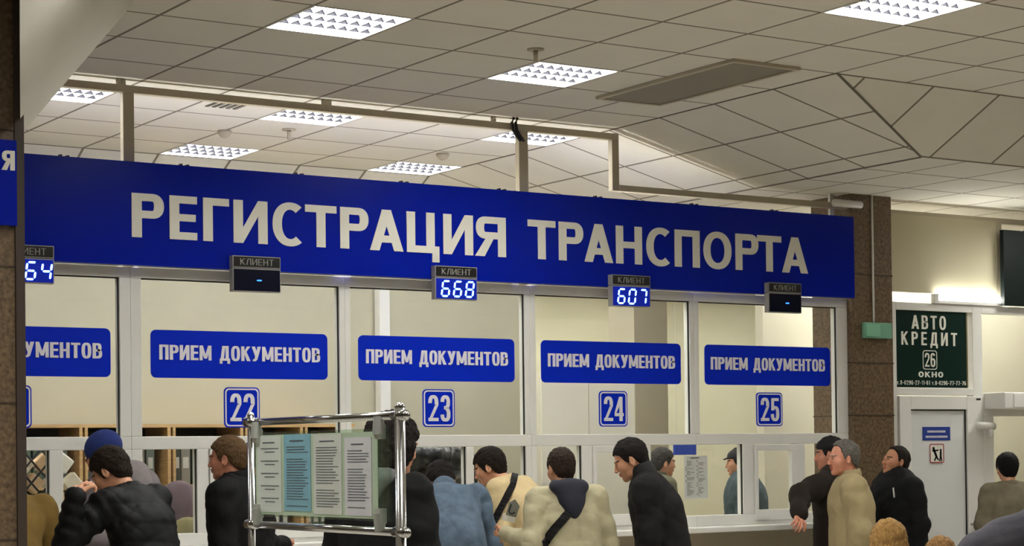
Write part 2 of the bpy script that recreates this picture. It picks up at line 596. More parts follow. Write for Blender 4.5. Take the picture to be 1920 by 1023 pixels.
# pillars
g0 = MB().box(10.41, 10.836, 11.14, 11.6, 0, ZL).build('pillar', M_GRANITE)
tag(g0, 'brown granite pillar right of the long blue sign', 'pillar', kind='structure')
jb = MB()
for z in (.6, 1.25, 1.9, 2.31, 3.0):
    jb.box(10.405, 10.841, 11.135, 11.605, z, z + .008)
M_JOINT = mat('pillar_joint', (62, 50, 40), .7)
jb.build('joint', M_JOINT, g0)
g1 = MB().box(2.30, 3.067, 9.0, 9.6, 0, ZU).build('pillar', M_GRANITE)
tag(g1, 'brown granite pillar at the left edge of the picture', 'pillar', kind='structure')
jb = MB()
for z in (.6, 1.25, 1.9, 2.55, 3.2):
    jb.box(2.295, 3.072, 8.995, 9.605, z, z + .008)
jb.build('joint', M_JOINT, g1)
box('corner_strip', mat('dark_edge_strip', (58, 46, 38), .5), 3.03, 3.075, 8.985, 9.02, 0, ZU, g1)
q0, q1 = at(1512, 700, 13.0), at(1549, 700, 13.0)
tag(box('pillar', M_GRANITE, q0.x, q1.x, 13.0, 13.5, 0, ZL), 'brown pillar inside the office behind window 25', 'pillar', kind='structure')
q2 = at(1553, 600, 12.4)
tag(MB().tube([(q2.x, 12.4, 0), (q2.x, 12.4, ZL)], .035, 14).build('riser_pipe', M_WHITE, smooth=True), 'white riser pipe in front of the office pillar at window 25', 'pipe')
q3 = at(716, 600, 13.4)
tag(box('wall_post', M_WHITE, q3.x - .04, q3.x + .05, 13.36, 13.445, 0, 3.1), 'white post at the end of the inner wall', 'post', kind='structure')
# slanted plaster bulkhead at the upper left
A_, B_ = at(38, 254, 9.3), Vector((3.765, 9.3, 3.965))
C_ = B_ + Vector((-.38, -.93, 0)) * 3
n_ = (B_ - A_).cross(C_ - B_)
d_ = at(37, -260, 1.0) - Vector((0, 0, EYE))          # the panel runs on along the pillar's edge, out of the picture
E_ = Vector((0, 0, EYE)) + d_ * (n_.dot(A_ - Vector((0, 0, EYE))) / n_.dot(d_))
A2, E2 = Vector((A_.x, A_.y, 3.965)), Vector((E_.x, E_.y, 3.965))
bk = MB().add([A_, B_, C_, E_, A2, E2], [(0, 1, 2, 3), (0, 3, 5, 4), (0, 4, 1), (3, 2, 5), (4, 5, 2, 1)]).build('trim_1', mat('bulkhead_plaster', (192, 188, 178), .8, var=.03, scale=3))
tag(bk, 'smooth white slanted bulkhead under the ceiling beside the left pillar', 'bulkhead', kind='structure')

# ------------------------------------------------------------------ service partition: windows with frames, panes, sashes
ZH0, ZH1, ZT0, ZT1, ZB0, ZB1 = 2.745, 2.81, 1.688, 1.768, 1.085, 1.163
upper = [(3.10, 4.423), (4.565, 5.94), (6.022, 7.392), (7.483, 8.85), (8.933, 10.302)]
posts = [(2.97, 3.10), (4.423, 4.565), (5.94, 6.022), (7.392, 7.483), (8.85, 8.933), (10.302, 10.41)]
lowp = [(3.973, 4.059), (4.926, 5.005), (6.40, 6.46), (6.904, 6.965), (7.866, 7.954), (8.413, 8.476), (9.341, 9.445), (9.868, 9.954)]
sash = [(5.005, 5.45), (7.954, 8.413), (9.445, 9.868)]
F0, F1 = YF, YF + .075
for i, (a, b) in enumerate(upper):
    n = 21 + i
    lo = [q for q in lowp if a - .05 < q[0] < b]
    L0, L1 = posts[i], posts[i + 1]
    x0 = L0[0] if i == 0 else (L0[0] + L0[1]) / 2
    x1 = L1[1] if i == 4 else (L1[0] + L1[1]) / 2
    win = empty('window_%d' % (i + 1), ((a + b) / 2, YF, 1.05), 'white framed service window number %d of the counter' % n, 'window', kind='structure')
    f = MB()
    f.box(x0, x1, F0, F1, ZH0, ZH1)
    f.box(x0, a, F0, F1, ZT1, ZH0)
    f.box(b, x1, F0, F1, ZT1, ZH0)
    f.box(x0, x1, F0, F1, ZT0, ZT1)
    f.box(x0, x1, F0, F1, ZB0, ZB1)
    if not (i == 4):
        pass
    f.box(x0, a, F0, F1, ZB1, ZT0) if i != 4 else None
    f.box(b, x1, F0, F1, ZB1, ZT0) if i != 3 else None
    for q in lo:
        f.box(q[0], q[1], F0, F1, ZB1, ZT0)
    f.build('frame', M_WHITE, win, bevel=.004)
    g = MB()
    g.box(a, b, F0 + .028, F0 + .034, ZT1, ZH0)
    g.build('upper_pane', M_GLASS, win)
    xs = [x0 if i == 4 else a] + [v for q in lo for v in q] + [x1 if i == 3 else b]
    for k in range(0, len(xs), 2):
        c, d = xs[k], xs[k + 1]
        sh = [s_ for s_ in sash if abs(s_[0] - c) < .02]
        if sh:
            sd = MB()
            e = .036
            sd.box(c + .004, d - .004, F0 - .012, F0 + .03, ZT0 - .05, ZT0 - .004)
            sd.box(c + .004, d - .004, F0 - .012, F0 + .03, ZB1 - .05, ZB1 + .03)
            sd.box(c + .004, c + e, F0 - .012, F0 + .03, ZB1 + .03, ZT0 - .05)
            sd.box(d - e - .02, d - .004, F0 - .012, F0 + .03, ZB1 + .03, ZT0 - .05)
            so = sd.build('sash', M_WHITE, win, bevel=.003)
            box('sash_pane', M_GLASS, c + e, d - e - .02, F0 + .008, F0 + .014, ZB1 + .03, ZT0 - .05, so)
        else:
            box('lower_pane', M_GLASS, c, d, F0 + .028, F0 + .034, ZB1, ZT0, win)
            if i == 3 and k == len(xs) - 2:
                continue
            MB().box(d - .006, d - .001, F0 + .012, F0 + .026, ZB1, ZT0).build('seal', M_RUB, win)
    s2 = MB()
    s2.box(b - .006, b - .001, F0 + .012, F0 + .026, ZT1, ZH0)
    s2.box(a, b, F0 + .02, F0 + .027, ZH0 - .008, ZH0)
    s2.build('seal', M_RUB, win)

tag(box('counter_ledge', M_WHITE, 2.97, 10.41, 10.98, 11.26, 1.045, 1.085, bevel=.006), 'white counter ledge along the service windows', 'ledge')
tag(box('wall_counter', mat('counter_panel', (186, 176, 156), .6, var=.04, scale=2), 2.97, 10.41, 11.2, 11.3, 0, 1.045), 'beige panel wall under the counter', 'wall', kind='structure')

# ------------------------------------------------------------------ the long blue sign
sg = empty('fascia_sign', (6.8, 11.14, 2.81), 'long blue fascia sign with big white letters across the service windows', 'sign')
box('panel', M_BLUE, 2.97, 10.40, 11.10, 11.16, 2.812, 3.443, sg)
LT = [('Р', 246.8, 307.5), ('Е', 317.6, 369.4), ('Г', 380.6, 429.4), ('И', 437.6, 501.4), ('С', 510.8, 570), ('Т', 571.9, 630.8), ('Р', 637.5, 690.7), ('А', 693, 755.6), ('Ц', 762, 823), ('И', 830.6, 886.5), ('Я', 891.8, 948),
      ('Т', 989, 1041), ('Р', 1047, 1093), ('А', 1095, 1148.5), ('Н', 1154, 1203), ('С', 1211, 1258.5), ('П', 1264, 1311), ('О', 1318, 1370.5), ('Р', 1378, 1421), ('Т', 1419, 1464), ('А', 1465, 1513.5)]
YS = 11.10
z1 = (at(277, 363, YS).z + at(1490, 445, YS).z) / 2
z0 = (at(277, 445, YS).z + at(1490, 512, YS).z) / 2
for ch, a, b in LT:
    xa, xb = at(a, 430, YS).x, at(b, 430, YS).x
    H = z1 - z0
    w_ = (xb - xa) / H
    mb = MB()
    e = .9 if ch in 'РЯ' else (.92 if ch in 'СО' else 1)
    add_strokes(mb, glyph(ch, w_, .242, .172, e), lambda u, v: (xa + u * H, z0 + v * H), YS + .001, .005)
    mb.build('letter', M_LET, sg)
for px in (120, 345, 560, 757, 940, 1120, 1300, 1450):
    xx = at(px, 330, 11.13).x
    MB().box(xx - .03, xx - .015, 11.115, 11.145, 3.443, 3.456).build('clip', M_BLACK, sg)
    MB().box(xx + .012, xx + .03, 11.115, 11.145, 3.443, 3.453).build('clip', M_BLACK, sg)

# second blue sign on the left pillar
s2 = empty('blue_sign', (2.3, 8.98, 2.75), 'blue sign with white letters fixed to the granite pillar at the left edge', 'sign')
box('panel', M_BLUE, 1.0, 3.028, 8.955, 8.998, 2.745, 3.15, s2)
for ch, a, b in (('А', 2.883, 2.945), ('Я', 2.956, 3.018)):
    H = .093
    mb = MB()
    add_strokes(mb, glyph(ch, (b - a) / H, .24, .17, .9), lambda u, v: (a + u * H, 3.006 + v * H), 8.956, .005)
    mb.build('letter', M_LET, s2)

# ------------------------------------------------------------------ service plates, number plates, queue displays
plates = [(3.143, 4.372), (4.633, 5.861), (6.09, 7.319), (7.542, 8.779), (9.004, 10.245)]
YP = 11.226
for i, (a, b) in enumerate(plates):
    n = 21 + i
    pl = empty('service_plate', ((a + b) / 2, YP, 2.13), 'wide rounded blue plate about document intake on window %d' % n, 'sign', 'blue document plates')
    MB().prism(rrect(a, b, 2.132, 2.43, .035), YP - .004, YP + .002).build('plate', M_BLUE2, pl)
    lx = .055
    lettering('lettering', 'ПРИЕМ ДОКУМЕНТОВ', a + lx, b - .055, 2.245, 2.338, YP - .004, M_LET2, pl, w=.54, s=.19, t=.15, gap=.07, e=.75, space=.42)
    na = [3.62, 5.123, 6.578, 8.036, 9.496][i]
    nb = [3.874, 5.371, 6.829, 8.287, 9.755][i]
    nu = empty('number_plate', ((na + nb) / 2, YP, 1.82), 'small square blue plate with the white number %d' % n, 'sign', 'window number plates')
    MB().prism(rrect(na, nb, 1.822, 2.078, .03), YP - .003, YP + .002).build('plate', M_BLUE2, nu)
    bo = MB()
    P0, P1 = rrect(na + .008, nb - .008, 1.83, 2.07, .026), rrect(na + .017, nb - .017, 1.839, 2.061, .02)
    for k in range(len(P0)):
        k2 = (k + 1) % len(P0)
        bo.prism([P0[k], P0[k2], P1[k2], P1[k]], YP - .005, YP - .002)
    bo.build('border', M_LET2, nu)
    lettering('digits', str(n), na + .042, nb - .036, 1.862, 2.036, YP - .003, M_LET2, nu, w=.46, s=.165, t=.13, gap=.09, e=.8)
M_SCR = mat('display_screen', (8, 12, 34), .18)
M_SCRB = mat('display_screen_blue', (10, 24, 120), .18, emit=.5)
M_SEG = emit_mat('blue_segments', (0.22, 0.50, 1.0), 5.0)
M_SEGD = emit_mat('dim_blue_segment', (0.03, 0.16, 1.0), 2.0)
M_HDR = mat('display_header', (22, 22, 22), .3)
M_HLET = mat('header_letters', (150, 148, 142), .5)
M_RIM = mat('display_rim', (150, 148, 146), .4)
disp = [(3.64, 3.956, '664'), (5.11, 5.44, '-'), (6.58, 6.909, '668'), (8.035, 8.372, '607'), (9.48, 9.803, '-')]
for i, (a, b, tx) in enumerate(disp):
    n = 21 + i
    lab = ['black queue display with lit blue digits half behind the left pillar', 'black queue display above window 22 with one lit blue dash', 'black queue display above window 23 lit with three blue digits 668', 'black queue display above window 24 lit with three blue digits 607', 'black queue display above window 25 with one lit blue dash'][i]
    d = empty('queue_display', ((a + b) / 2, 11.09, 2.67), lab, 'display', 'queue displays')
    y0 = 11.045
    MB().box(a, b, y0, 11.095, 2.672, 2.818).box(a, b, y0, 11.095, 2.822, 2.896).build('housing', M_RIM, d)
    box('header', M_HDR, a + .006, b - .006, y0 - .003, y0, 2.828, 2.89, d)
    lettering('lettering', 'КЛИЕНТ', a + .05, b - .05, 2.839, 2.879, y0 - .003, M_HLET, d, w=.62, s=.11, t=.09, gap=.16, th=.0015)
    lit = len(tx) == 3
    box('screen', M_SCRB if lit else M_SCR, a + .006, b - .006, y0 - .003, y0, 2.678, 2.812, d)
    for k, ch in enumerate(tx):
        dg = MB()
        if lit:
            seg_digit(dg, ch, a + .045 + k * .094, 2.694, .055, .1, y0 - .004)
        else:
            seg_digit(dg, ch, a + .15, 2.694, .045, .1, y0 - .004)
        dg.build('digit', M_SEG if lit else M_SEGD, d)

# ------------------------------------------------------------------ steel frame over the partition
sf = empty('support_frame', (6.0, 11.25, 2.8), 'white square steel frame hung from the ceiling above the blue sign', 'frame')
m = MB()
m.box(2.4, 8.198, 11.165, 11.215, 3.875, 3.922)
m.box(8.138, 8.198, 11.165, 11.215, 3.51, 3.875)
m.box(8.198, 10.40, 11.165, 11.215, 3.51, 3.556)
m.build('beam', M_STEEL, sf, bevel=.003)
for a, b, zt in ((4.444, 4.516, 3.875), (7.339, 7.416, 3.875)):
    MB().box(a, b, 11.165, 11.215, 2.812, zt).build('post', M_STEEL, sf, bevel=.003)
for px, py, hw in ((222, 150, .011), (231, 150, .011), (612, 185, .03), (925, 217, .012)):
    xx = at(px, py, 11.19).x
    MB().box(xx - hw, xx + hw, 11.175, 11.205, 3.922, ZU).build('hanger', M_STEEL, sf)
c0 = at(965, 230, 11.13)
cb = MB()
for dx in (0, .03):
    cb.tube([(c0.x + dx, 11.14, 3.955), (c0.x + dx - .02, 11.135, 3.92), (c0.x + dx - .01, 11.135, 3.87), (c0.x + dx + .02, 11.135, 3.83), (c0.x + dx + .05, 11.135, 3.80)], .011, 8)
tag(cb.build('cable_loop', M_BLACK, smooth=True), 'dark cable loop hanging from the ceiling beside the steel frame', 'cable')
pe = MB().tube([(10.40, 11.10, 3.58), (10.32, 11.15, 3.585)], .03, 12)
tag(MB().tube([(10.22, 11.125, 3.545), (10.50, 11.125, 3.545)], .03, 14).build('pipe_stub', M_WHITE, smooth=True), 'white pipe stub beside the top of the right pillar', 'pipe')
tag(box('conduit', M_WHITE, 10.27, 10.31, 11.222, 11.247, 3.44, ZL), 'white vertical conduit above the right end of the long blue sign', 'conduit')

# fluorescent tubes lying on the partition frame behind the sign
for a, b, lab in [(3.1 + k * 1.47, (4.4 if k != 2 else 4.34) + k * 1.47, 'fluorescent tube lying on the partition frame behind the blue sign') for k in range(4)]:
    t = empty('tube_lamp', ((a + b) / 2, 11.22, 2.82), lab, 'lamp', 'tubes behind the blue sign')
    box('batten', M_WHITE, a - .02, b + .02, 11.166, 11.212, 2.812, 2.84, t)
    MB().tube([(a, 11.19, 2.86), (b, 11.19, 2.86)], .014, 10).build('tube', M_TUBE, t, smooth=True)
t = empty('tube_lamp', (11.75, 11.26, 2.81), 'bright fluorescent tube on the frame above the green window sign', 'lamp')
box('batten', M_WHITE, 11.36, 12.13, 11.185, 11.225, 2.81, 2.835, t)
MB().tube([(11.38, 11.207, 2.857), (12.12, 11.207, 2.857)], .026, 12).build('tube', M_TUBE, t, smooth=True)
box('socket', M_WHITE, 11.335, 11.38, 11.17, 11.21, 2.81, 2.885, t)

# ------------------------------------------------------------------ recessed louvre lamps
M_DIFF_O = emit_mat('office_diffuser', LAMP_COL, LAMP_OFFICE)
M_DIFF_H = emit_mat('hall_diffuser', LAMP_COL, LAMP_HALL)
M_ALU = mat('louvre_dark_aluminium', (34, 34, 42), .5, spec=.1)


M_TEETH = emit_mat('lit_louvre', (1.0, .985, .96), 1.1)


def make_lamp(m_diff, z):
    root = empty('ceiling_lamp', (0, 0, z))
    w_, pr = .57, MB()
    nt, nr = 8, 4
    fr = MB()
    fr.box(-.297, -.287, -.297, .297, z - .002, z + .002).box(.287, .297, -.297, .297, z - .002, z + .002)
    fr.box(-.287, .287, -.297, -.287, z - .002, z + .002).box(-.287, .287, .287, .297, z - .002, z + .002)
    fr.box(-.3, .3, -.3, .3, z + .044, z + .05)
    for q in ((-.3, -.297, -.3, .3), (.297, .3, -.3, .3), (-.297, .297, -.3, -.297), (-.297, .297, .297, .3)):
        fr.box(*q, z, z + .044)
    fr.build('frame', M_WHITE, root)
    p = .57 / nt
    for r in range(nr):                              # each row: a lit panel with a toothed lit front, then a dark fin
        y0 = -.285 + r * .1425
        pr = MB()
        poly = [(-.285, z + .040), (.285, z + .040)]
        for k in reversed(range(nt)):
            x = -.285 + k * p
            poly += [(x + p, z + .003), (x + .92 * p, z + .003), (x + .70 * p, z + .027), (x + .02 * p, z + .004)]
        poly.append((-.285, z + .003))
        MB().prism(poly, y0 + .004, y0 + .010).build('louvre', M_TEETH, root)
        pr.box(-.285, .285, y0 + .020, y0 + .140, z + .034, z + .040)
        pr.build('diffuser', m_diff, root)
        MB().box(-.285, .285, y0 + .013, y0 + .017, z + .003, z + .040).build('reflector', M_ALU, root)
    return root


def copy_tree(o, parent=None):
    c = o.copy()
    COL.objects.link(c)
    if parent:
        c.parent = parent
    for ch in list(o.children):
        copy_tree(ch, c)
    return c


lh = make_lamp(M_DIFF_H, ZU)
for k, (u, v, lab) in enumerate(hall + [(a, b, 'lit square louvre lamp added to the hall ceiling outside the picture') for a, b in extra]):
    o = lh if k == 0 else copy_tree(lh)
    o.location = (u * T, v * T, ZU)
    tag(o, lab, 'lamp', 'hall ceiling lamps')
lo_ = make_lamp(M_DIFF_O, ZU)
for k, (u, v, lab) in enumerate(office):
    o = lo_ if k == 0 else copy_tree(lo_)
    o.location = (u * T, v * T, ZU)
    tag(o, lab, 'lamp', 'office ceiling lamps')
for u, v in hidden:
    o = copy_tree(lo_)
    o.location = (u * T, v * T, ZL)
    tag(o, 'lit square louvre lamp added unseen to the low office ceiling behind the right partition', 'lamp', 'added office lamps')

o = copy_tree(lh)
o.location = (21.13 * T, 17.35 * T, ZL)  # added out of view to brighten the door and the people near it
tag(o, 'lit square louvre lamp added to the hall ceiling outside the picture', 'lamp', 'hall ceiling lamps')

# ceiling fittings
av = empty('air_vent', (7.6, 9.5, ZU), 'long dark grey air grille in the hall ceiling', 'vent')
box('grille', mat('vent_dark', (126, 118, 102), .6), 7.36, 7.83, 8.86, 10.2, ZU - .012, ZU - .001, av)
box('frame', M_STEEL, 7.33, 7.36, 8.83, 10.23, ZU - .02, ZU - .001, av)
box('frame', M_STEEL, 7.83, 7.86, 8.83, 10.23, ZU - .02, ZU - .001, av)
box('frame', M_STEEL, 7.36, 7.83, 8.83, 8.86, ZU - .02, ZU - .001, av)
box('frame', M_STEEL, 7.36, 7.83, 10.2, 10.23, ZU - .02, ZU - .001, av)
av2 = empty('slot_vent', (5.37, 11.66, ZU), 'small square slotted vent in the bright office ceiling', 'vent')
for k in range(5):
    box('slot', M_BLACK, 5.26 + k * .05, 5.285 + k * .05, 11.55, 11.78, ZU - .006, ZU - .001, av2)
for x, y, lab in ((6.17, 9.2, 'small sprinkler hanging from the hall ceiling behind the second lamp'), (6.15, 12.33, 'small sprinkler hanging from the bright office ceiling')):
    sp = empty('sprinkler', (x, y, ZU), lab, 'sprinkler')
    MB().tube([(x, y, ZU), (x, y, ZU - .008)], .05, 16).build('rosette', M_STEEL, sp, smooth=True)
    MB().tube([(x, y, ZU - .005), (x, y, ZU - .075)], [.016, .012], 10).build('nozzle', M_STEEL, sp, smooth=True)
for x, y, lab in ((5.78, 12.61, 'round smoke detector on the office ceiling above the left lamp'), (7.68, 12.76, 'round smoke detector on the office ceiling near the cable loop')):
    sd = empty('smoke_detector', (x, y, ZU), lab, 'detector')
    MB().tube([(x, y, ZU), (x, y, ZU - .02), (x, y, ZU - .045)], [.05, .05, .03], 18).build('housing', M_STEEL, sd, smooth=True)
    MB().tube([(x, y, ZU - .045), (x, y, ZU - .052)], [.018, .014], 12).build('sensor', M_STEEL, sd)

# ------------------------------------------------------------------ right section: pillar board, door, sign, window
ex = empty('exit_board', (10.64, 11.13, 2.5), 'small pale green emergency board on the right granite pillar', 'sign')
box('board', mat('mint_board', (118, 168, 142), .4, var=.06, scale=10), 10.503, 10.791, 11.10, 11.14, 2.506, 2.628, ex, bevel=.004)
box('cover', mat('mint_cover', (134, 190, 160), .35), 10.515, 10.66, 11.094, 11.10, 2.52, 2.615, ex)
tag(MB().tube([(10.625, 11.132, 2.62), (10.625, 11.132, ZL)], .009, 8).build('cable', M_WHITE, smooth=True), 'thin white cable running down the right granite pillar', 'cable')

d1 = empty('door_1', (11.4, 11.2, 0), 'white plastic door with a blue sticker and a warning pictogram', 'door', kind='structure')
fr = MB()
fr.box(10.845, 10.934, F0, F1, 0, 2.81).box(11.79, 11.90, F0, F1, 0, 2.81).box(10.934, 11.79, F0, F1, 2.747, 2.81).box(10.934, 11.79, F0, F1, 2.07, 2.128)
fr.build('frame', M_WHITE, d1, bevel=.004)
lf = MB()
lf.box(10.94, 11.064, F0 - .02, F0 + .04, .02, 2.06).box(11.693, 11.868, F0 - .02, F0 + .04, .02, 2.06).box(11.064, 11.693, F0 - .02, F0 + .04, 1.953, 2.06).box(11.064, 11.693, F0 - .02, F0 + .04, .02, .16)
leaf = lf.build('leaf', M_WHITE, d1, bevel=.004)
box('panel', mat('door_panel_white', (216, 216, 216), .3), 11.064, 11.693, F0 + .004, F0 + .02, .16, 1.953, leaf)
MB().box(11.064, 11.072, F0 - .004, F0 + .004, .16, 1.953).box(11.683, 11.693, F0 - .004, F0 + .004, .16, 1.953).box(11.072, 11.683, F0 - .004, F0 + .004, 1.944, 1.953).build('seal', M_RUB, leaf)
hd = MB().tube([(11.78, 11.18, 1.02), (11.78, 11.12, 1.02), (11.66, 11.12, 1.02)], .012, 10)
hd.build('handle', M_STEEL, leaf, smooth=True)
c1, c2 = at(1822, 800, 11.13), at(1836, 818, 11.13)
cl = MB().tube([(11.77, 11.15, 1.822), (11.80, 11.10, 1.822), (11.90, 11.08, 1.815)], .028, 12)
cl.tube([(11.865, 11.09, 1.82), (11.87, 11.09, 1.72)], .02, 10)
cl.build('door_closer', M_WHITE, d1, smooth=True)
box('tag', M_RUB, 11.80, 11.85, 11.178, 11.181, 2.03, 2.045, leaf)
bl = empty('door_sticker', (11.36, 11.2, 1.70), 'small blue sticker with two white lines on the white door', 'sticker')
box('film', mat('sticker_blue', (44, 66, 146), .4), 11.208, 11.517, 11.200, 11.2035, 1.704, 1.813, bl)
tl = MB()
for z, x0, x1 in ((1.775, 11.26, 11.465), (1.733, 11.24, 11.485)):
    x = x0
    while x < x1:
        ww = random.uniform(.006, .012)
        tl.box(x, min(x + ww, x1), 11.1985, 11.2, z - .008, z + .009)
        x += ww + .005
tl.build('lettering', M_LET2, bl)
pc = empty('warning_sticker', (11.36, 11.2, 1.52), 'white sticker with a red frame and two small black figures on the white door', 'sticker')
MB().prism(rrect(11.283, 11.441, 1.523, 1.677, .015), 11.1995, 11.203).build('film', M_LET, pc)
rb = MB()
P0, P1 = rrect(11.283, 11.441, 1.523, 1.677, .015), rrect(11.290, 11.434, 1.530, 1.670, .010)
for k in range(len(P0)):
    rb.prism([P0[k], P0[(k + 1) % len(P0)], P1[(k + 1) % len(P0)], P1[k]], 11.1975, 11.1995)
rb.build('border', mat('red_print', (160, 44, 48), .5), pc)
fg = MB()
for x0, z0, x1, z1, r in ((11.325, 1.64, 11.325, 1.64, .012), (11.328, 1.63, 11.355, 1.575, .011), (11.355, 1.575, 11.335, 1.545, .007), (11.355, 1.575, 11.375, 1.55, .007), (11.315, 1.62, 11.375, 1.625, .006), (11.405, 1.625, 11.405, 1.625, .010), (11.405, 1.61, 11.403, 1.57, .010), (11.400, 1.57, 11.392, 1.54, .006), (11.408, 1.57, 11.415, 1.54, .006)):
    n_ = 8
    dx, dz = x1 - x0, z1 - z0
    an = math.atan2(dz, dx)
    poly = [(x1 + r * math.cos(an + math.radians(-90 + 180 * k / n_)), z1 + r * math.sin(an + math.radians(-90 + 180 * k / n_))) for k in range(n_ + 1)]
    poly += [(x0 + r * math.cos(an + math.radians(90 + 180 * k / n_)), z0 + r * math.sin(an + math.radians(90 + 180 * k / n_))) for k in range(n_ + 1)]
    fg.prism(poly, 11.1975, 11.1995)
fg.build('figure', M_BLACK, pc)

ts = empty('green_sign', (11.33, 11.22, 2.13), 'dark green square sign with white letters over the white door', 'sign')
box('panel', M_DGREEN, 10.934, 11.728, 11.215, 11.225, 2.130, 2.747, ts)
box('edge', mat('sign_edge', (110, 100, 70), .5), 11.728, 11.742, 11.21, 11.225, 2.13, 2.747, ts)
YG = 11.215
lettering('lettering', 'АВТО', 11.115, 11.50, 2.60, 2.71, YG, M_LET, ts, w=.56, s=.17, t=.14, gap=.22, e=.8)
lettering('lettering', 'КРЕДИТ', 11.0, 11.625, 2.47, 2.577, YG, M_LET, ts, w=.56, s=.17, t=.14, gap=.3, e=.8)
bo = MB()
P0, P1 = rrect(11.235, 11.395, 2.275, 2.43, .025), rrect(11.242, 11.388, 2.282, 2.423, .02)
for k in range(len(P0)):
    bo.prism([P0[k], P0[(k + 1) % len(P0)], P1[(k + 1) % len(P0)], P1[k]], YG - .002, YG)
bo.build('border', M_LET, ts)
lettering('digits', '26', 11.257, 11.373, 2.298, 2.407, YG, M_LET, ts, w=.5, s=.15, t=.12, gap=.12, e=.8)
lettering('lettering', 'ОКНО', 11.185, 11.46, 2.213, 2.258, YG, M_LET, ts, w=.95, s=.26, t=.2, gap=.26)
lettering('lettering', 'т.8-0296-27-11-61  т.8-0296-77-77-76', 10.948, 11.72, 2.152, 2.185, YG, M_LET, ts, w=.5, s=.14, t=.12, gap=.16, th=.001)

bd = MB().box(10.87, 12.10, 11.215, 11.235, 2.893, 3.515).build('trim_2', mat('white_board', (190, 182, 154), .7, var=.03, scale=2))
tag(bd, 'plain white board hung above the door partition', 'board', kind='structure')
tag(box('rail', M_STEEL, 10.84, 13.5, 11.22, 11.28, 3.50, 3.545), 'painted steel rail above the white board', 'rail')
tag(box('rail_post', M_STEEL, 12.11, 12.17, 11.22, 11.28, 2.81, 3.5), 'painted steel post beside the dark sign at the right edge', 'post')
tag(box('dark_sign', mat('near_black_film', (12, 20, 19), .5, spec=.15), 12.105, 13.6, 11.14, 11.18, 2.815, 3.44), 'plain dark green sign at the right edge above the lit window', 'sign')

w6 = empty('window_6', (12.7, 11.2, 0), 'brightly lit office window at the right edge', 'window', kind='structure')
fr = MB()
fr.box(11.90, 13.6, F0, F1, 2.745, 2.81).box(13.5, 13.6, F0, F1, 0, 2.745).box(11.9, 13.5, F0, F1, 1.90, 2.09).box(11.9, 12.02, F0, F1, .0, 1.90).box(12.02, 13.5, F0, F1, .9, 1.0)
fr.build('frame', M_WHITE, w6, bevel=.004)
box('upper_pane', M_GLASS, 11.9, 13.5, F0 + .03, F0 + .036, 2.09, 2.745, w6)
box('lower_pane', M_GLASS, 12.02, 13.5, F0 + .03, F0 + .036, 1.0, 1.90, w6)
box('lower_panel', M_WHITE, 12.02, 13.5, F0 + .02, F0 + .05, 0, .9, w6)
bx = empty('white_box', (12.4, 11.1, 1.95), 'white box housing fixed over the right edge window', 'box')
box('housing', M_WHITE, 11.915, 13.2, 10.98, 11.2, 1.955, 2.09, bx, bevel=.008)
box('front_panel', mat('box_front', (228, 226, 222), .3), 12.02, 13.15, 10.972, 10.98, 1.97, 2.075, bx)
tag(box('wall_right_office', M_WALL, 11.0, 18, 12.9, 13.0, 0, ZL), 'cream office wall behind the door and right window', 'wall', kind='structure')
tag(box('wall_hall_end', M_WALL, 13.6, 20, 11.2, 11.3, 0, ZL), 'cream wall right of the lit window', 'wall', kind='structure')
tag(box('wall_hall_left', M_WALL, -8, 2.35, 11.2, 11.3, 0, ZU), 'cream wall left of the service windows', 'wall', kind='structure')

# ------------------------------------------------------------------ office contents
sh = empty('shelf_unit', (5.8, 13.2, 0), 'open wooden shelf unit behind windows 21 and 22', 'shelf')
Yb = 13.43
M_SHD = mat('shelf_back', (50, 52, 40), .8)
xl, xr = 4.2, 7.02
box('top_board', M_WOOD, xl, xr, 13.0, Yb, 1.855, 1.878, sh)
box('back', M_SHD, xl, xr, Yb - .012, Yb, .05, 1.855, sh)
k = 0
for px in (100, 147, 312, 448, 560, 640):
    xx = at(px, 805, 13.05).x if px > 100 else xl
    box('divider', M_WOOD, xx - .012, xx + .012, 13.0, Yb - .012, 0, 1.855, sh)
    if px in (147, 312, 448, 560):
        box('divider', M_WOOD, xx + .03, xx + .05, 13.0, Yb - .012, 0, 1.855, sh)
for z in (.1, .55, 1.0, 1.42):
    box('shelf', M_WOOD, xl, xr, 13.02, Yb - .012, z, z + .02, sh)
cols = [(88, 104, 84), (70, 84, 66), (112, 110, 96), (96, 104, 92), (60, 66, 54), (130, 126, 112)]
divs = [xl] + [at(p_, 805, 13.05).x for p_ in (147, 312, 448, 560, 640)]
x = xl + .05
i = 0
while x < xr - .12:
    ww = random.uniform(.055, .085)
    hit = [d_ for d_ in divs if x < d_ + .056 and x + ww > d_ - .016]
    if hit:
        x = hit[0] + .058
        continue
    for z, hh in ((1.44, .31), (1.02, .3)):
        c = cols[(i + int(z * 7)) % 6]
        bo = empty('binder', (x + ww / 2, 13.2, z + .001), 'grey-green paper binder in the row on the open office shelf', 'binder', 'binders on the office shelf')
        MB().box(x, x + ww, 13.08, 13.38, z + .001, z + hh + random.uniform(-.03, .03)).build('cover', mat('binder_%d' % cols.index(c), c, .7), bo)
        box('spine_label', mat('spine_paper', (190, 186, 170), .8), x + .012, x + ww - .012, 13.078, 13.08, z + .12, z + .2, bo)
    i += 1
    x += ww + random.uniform(.004, .03)
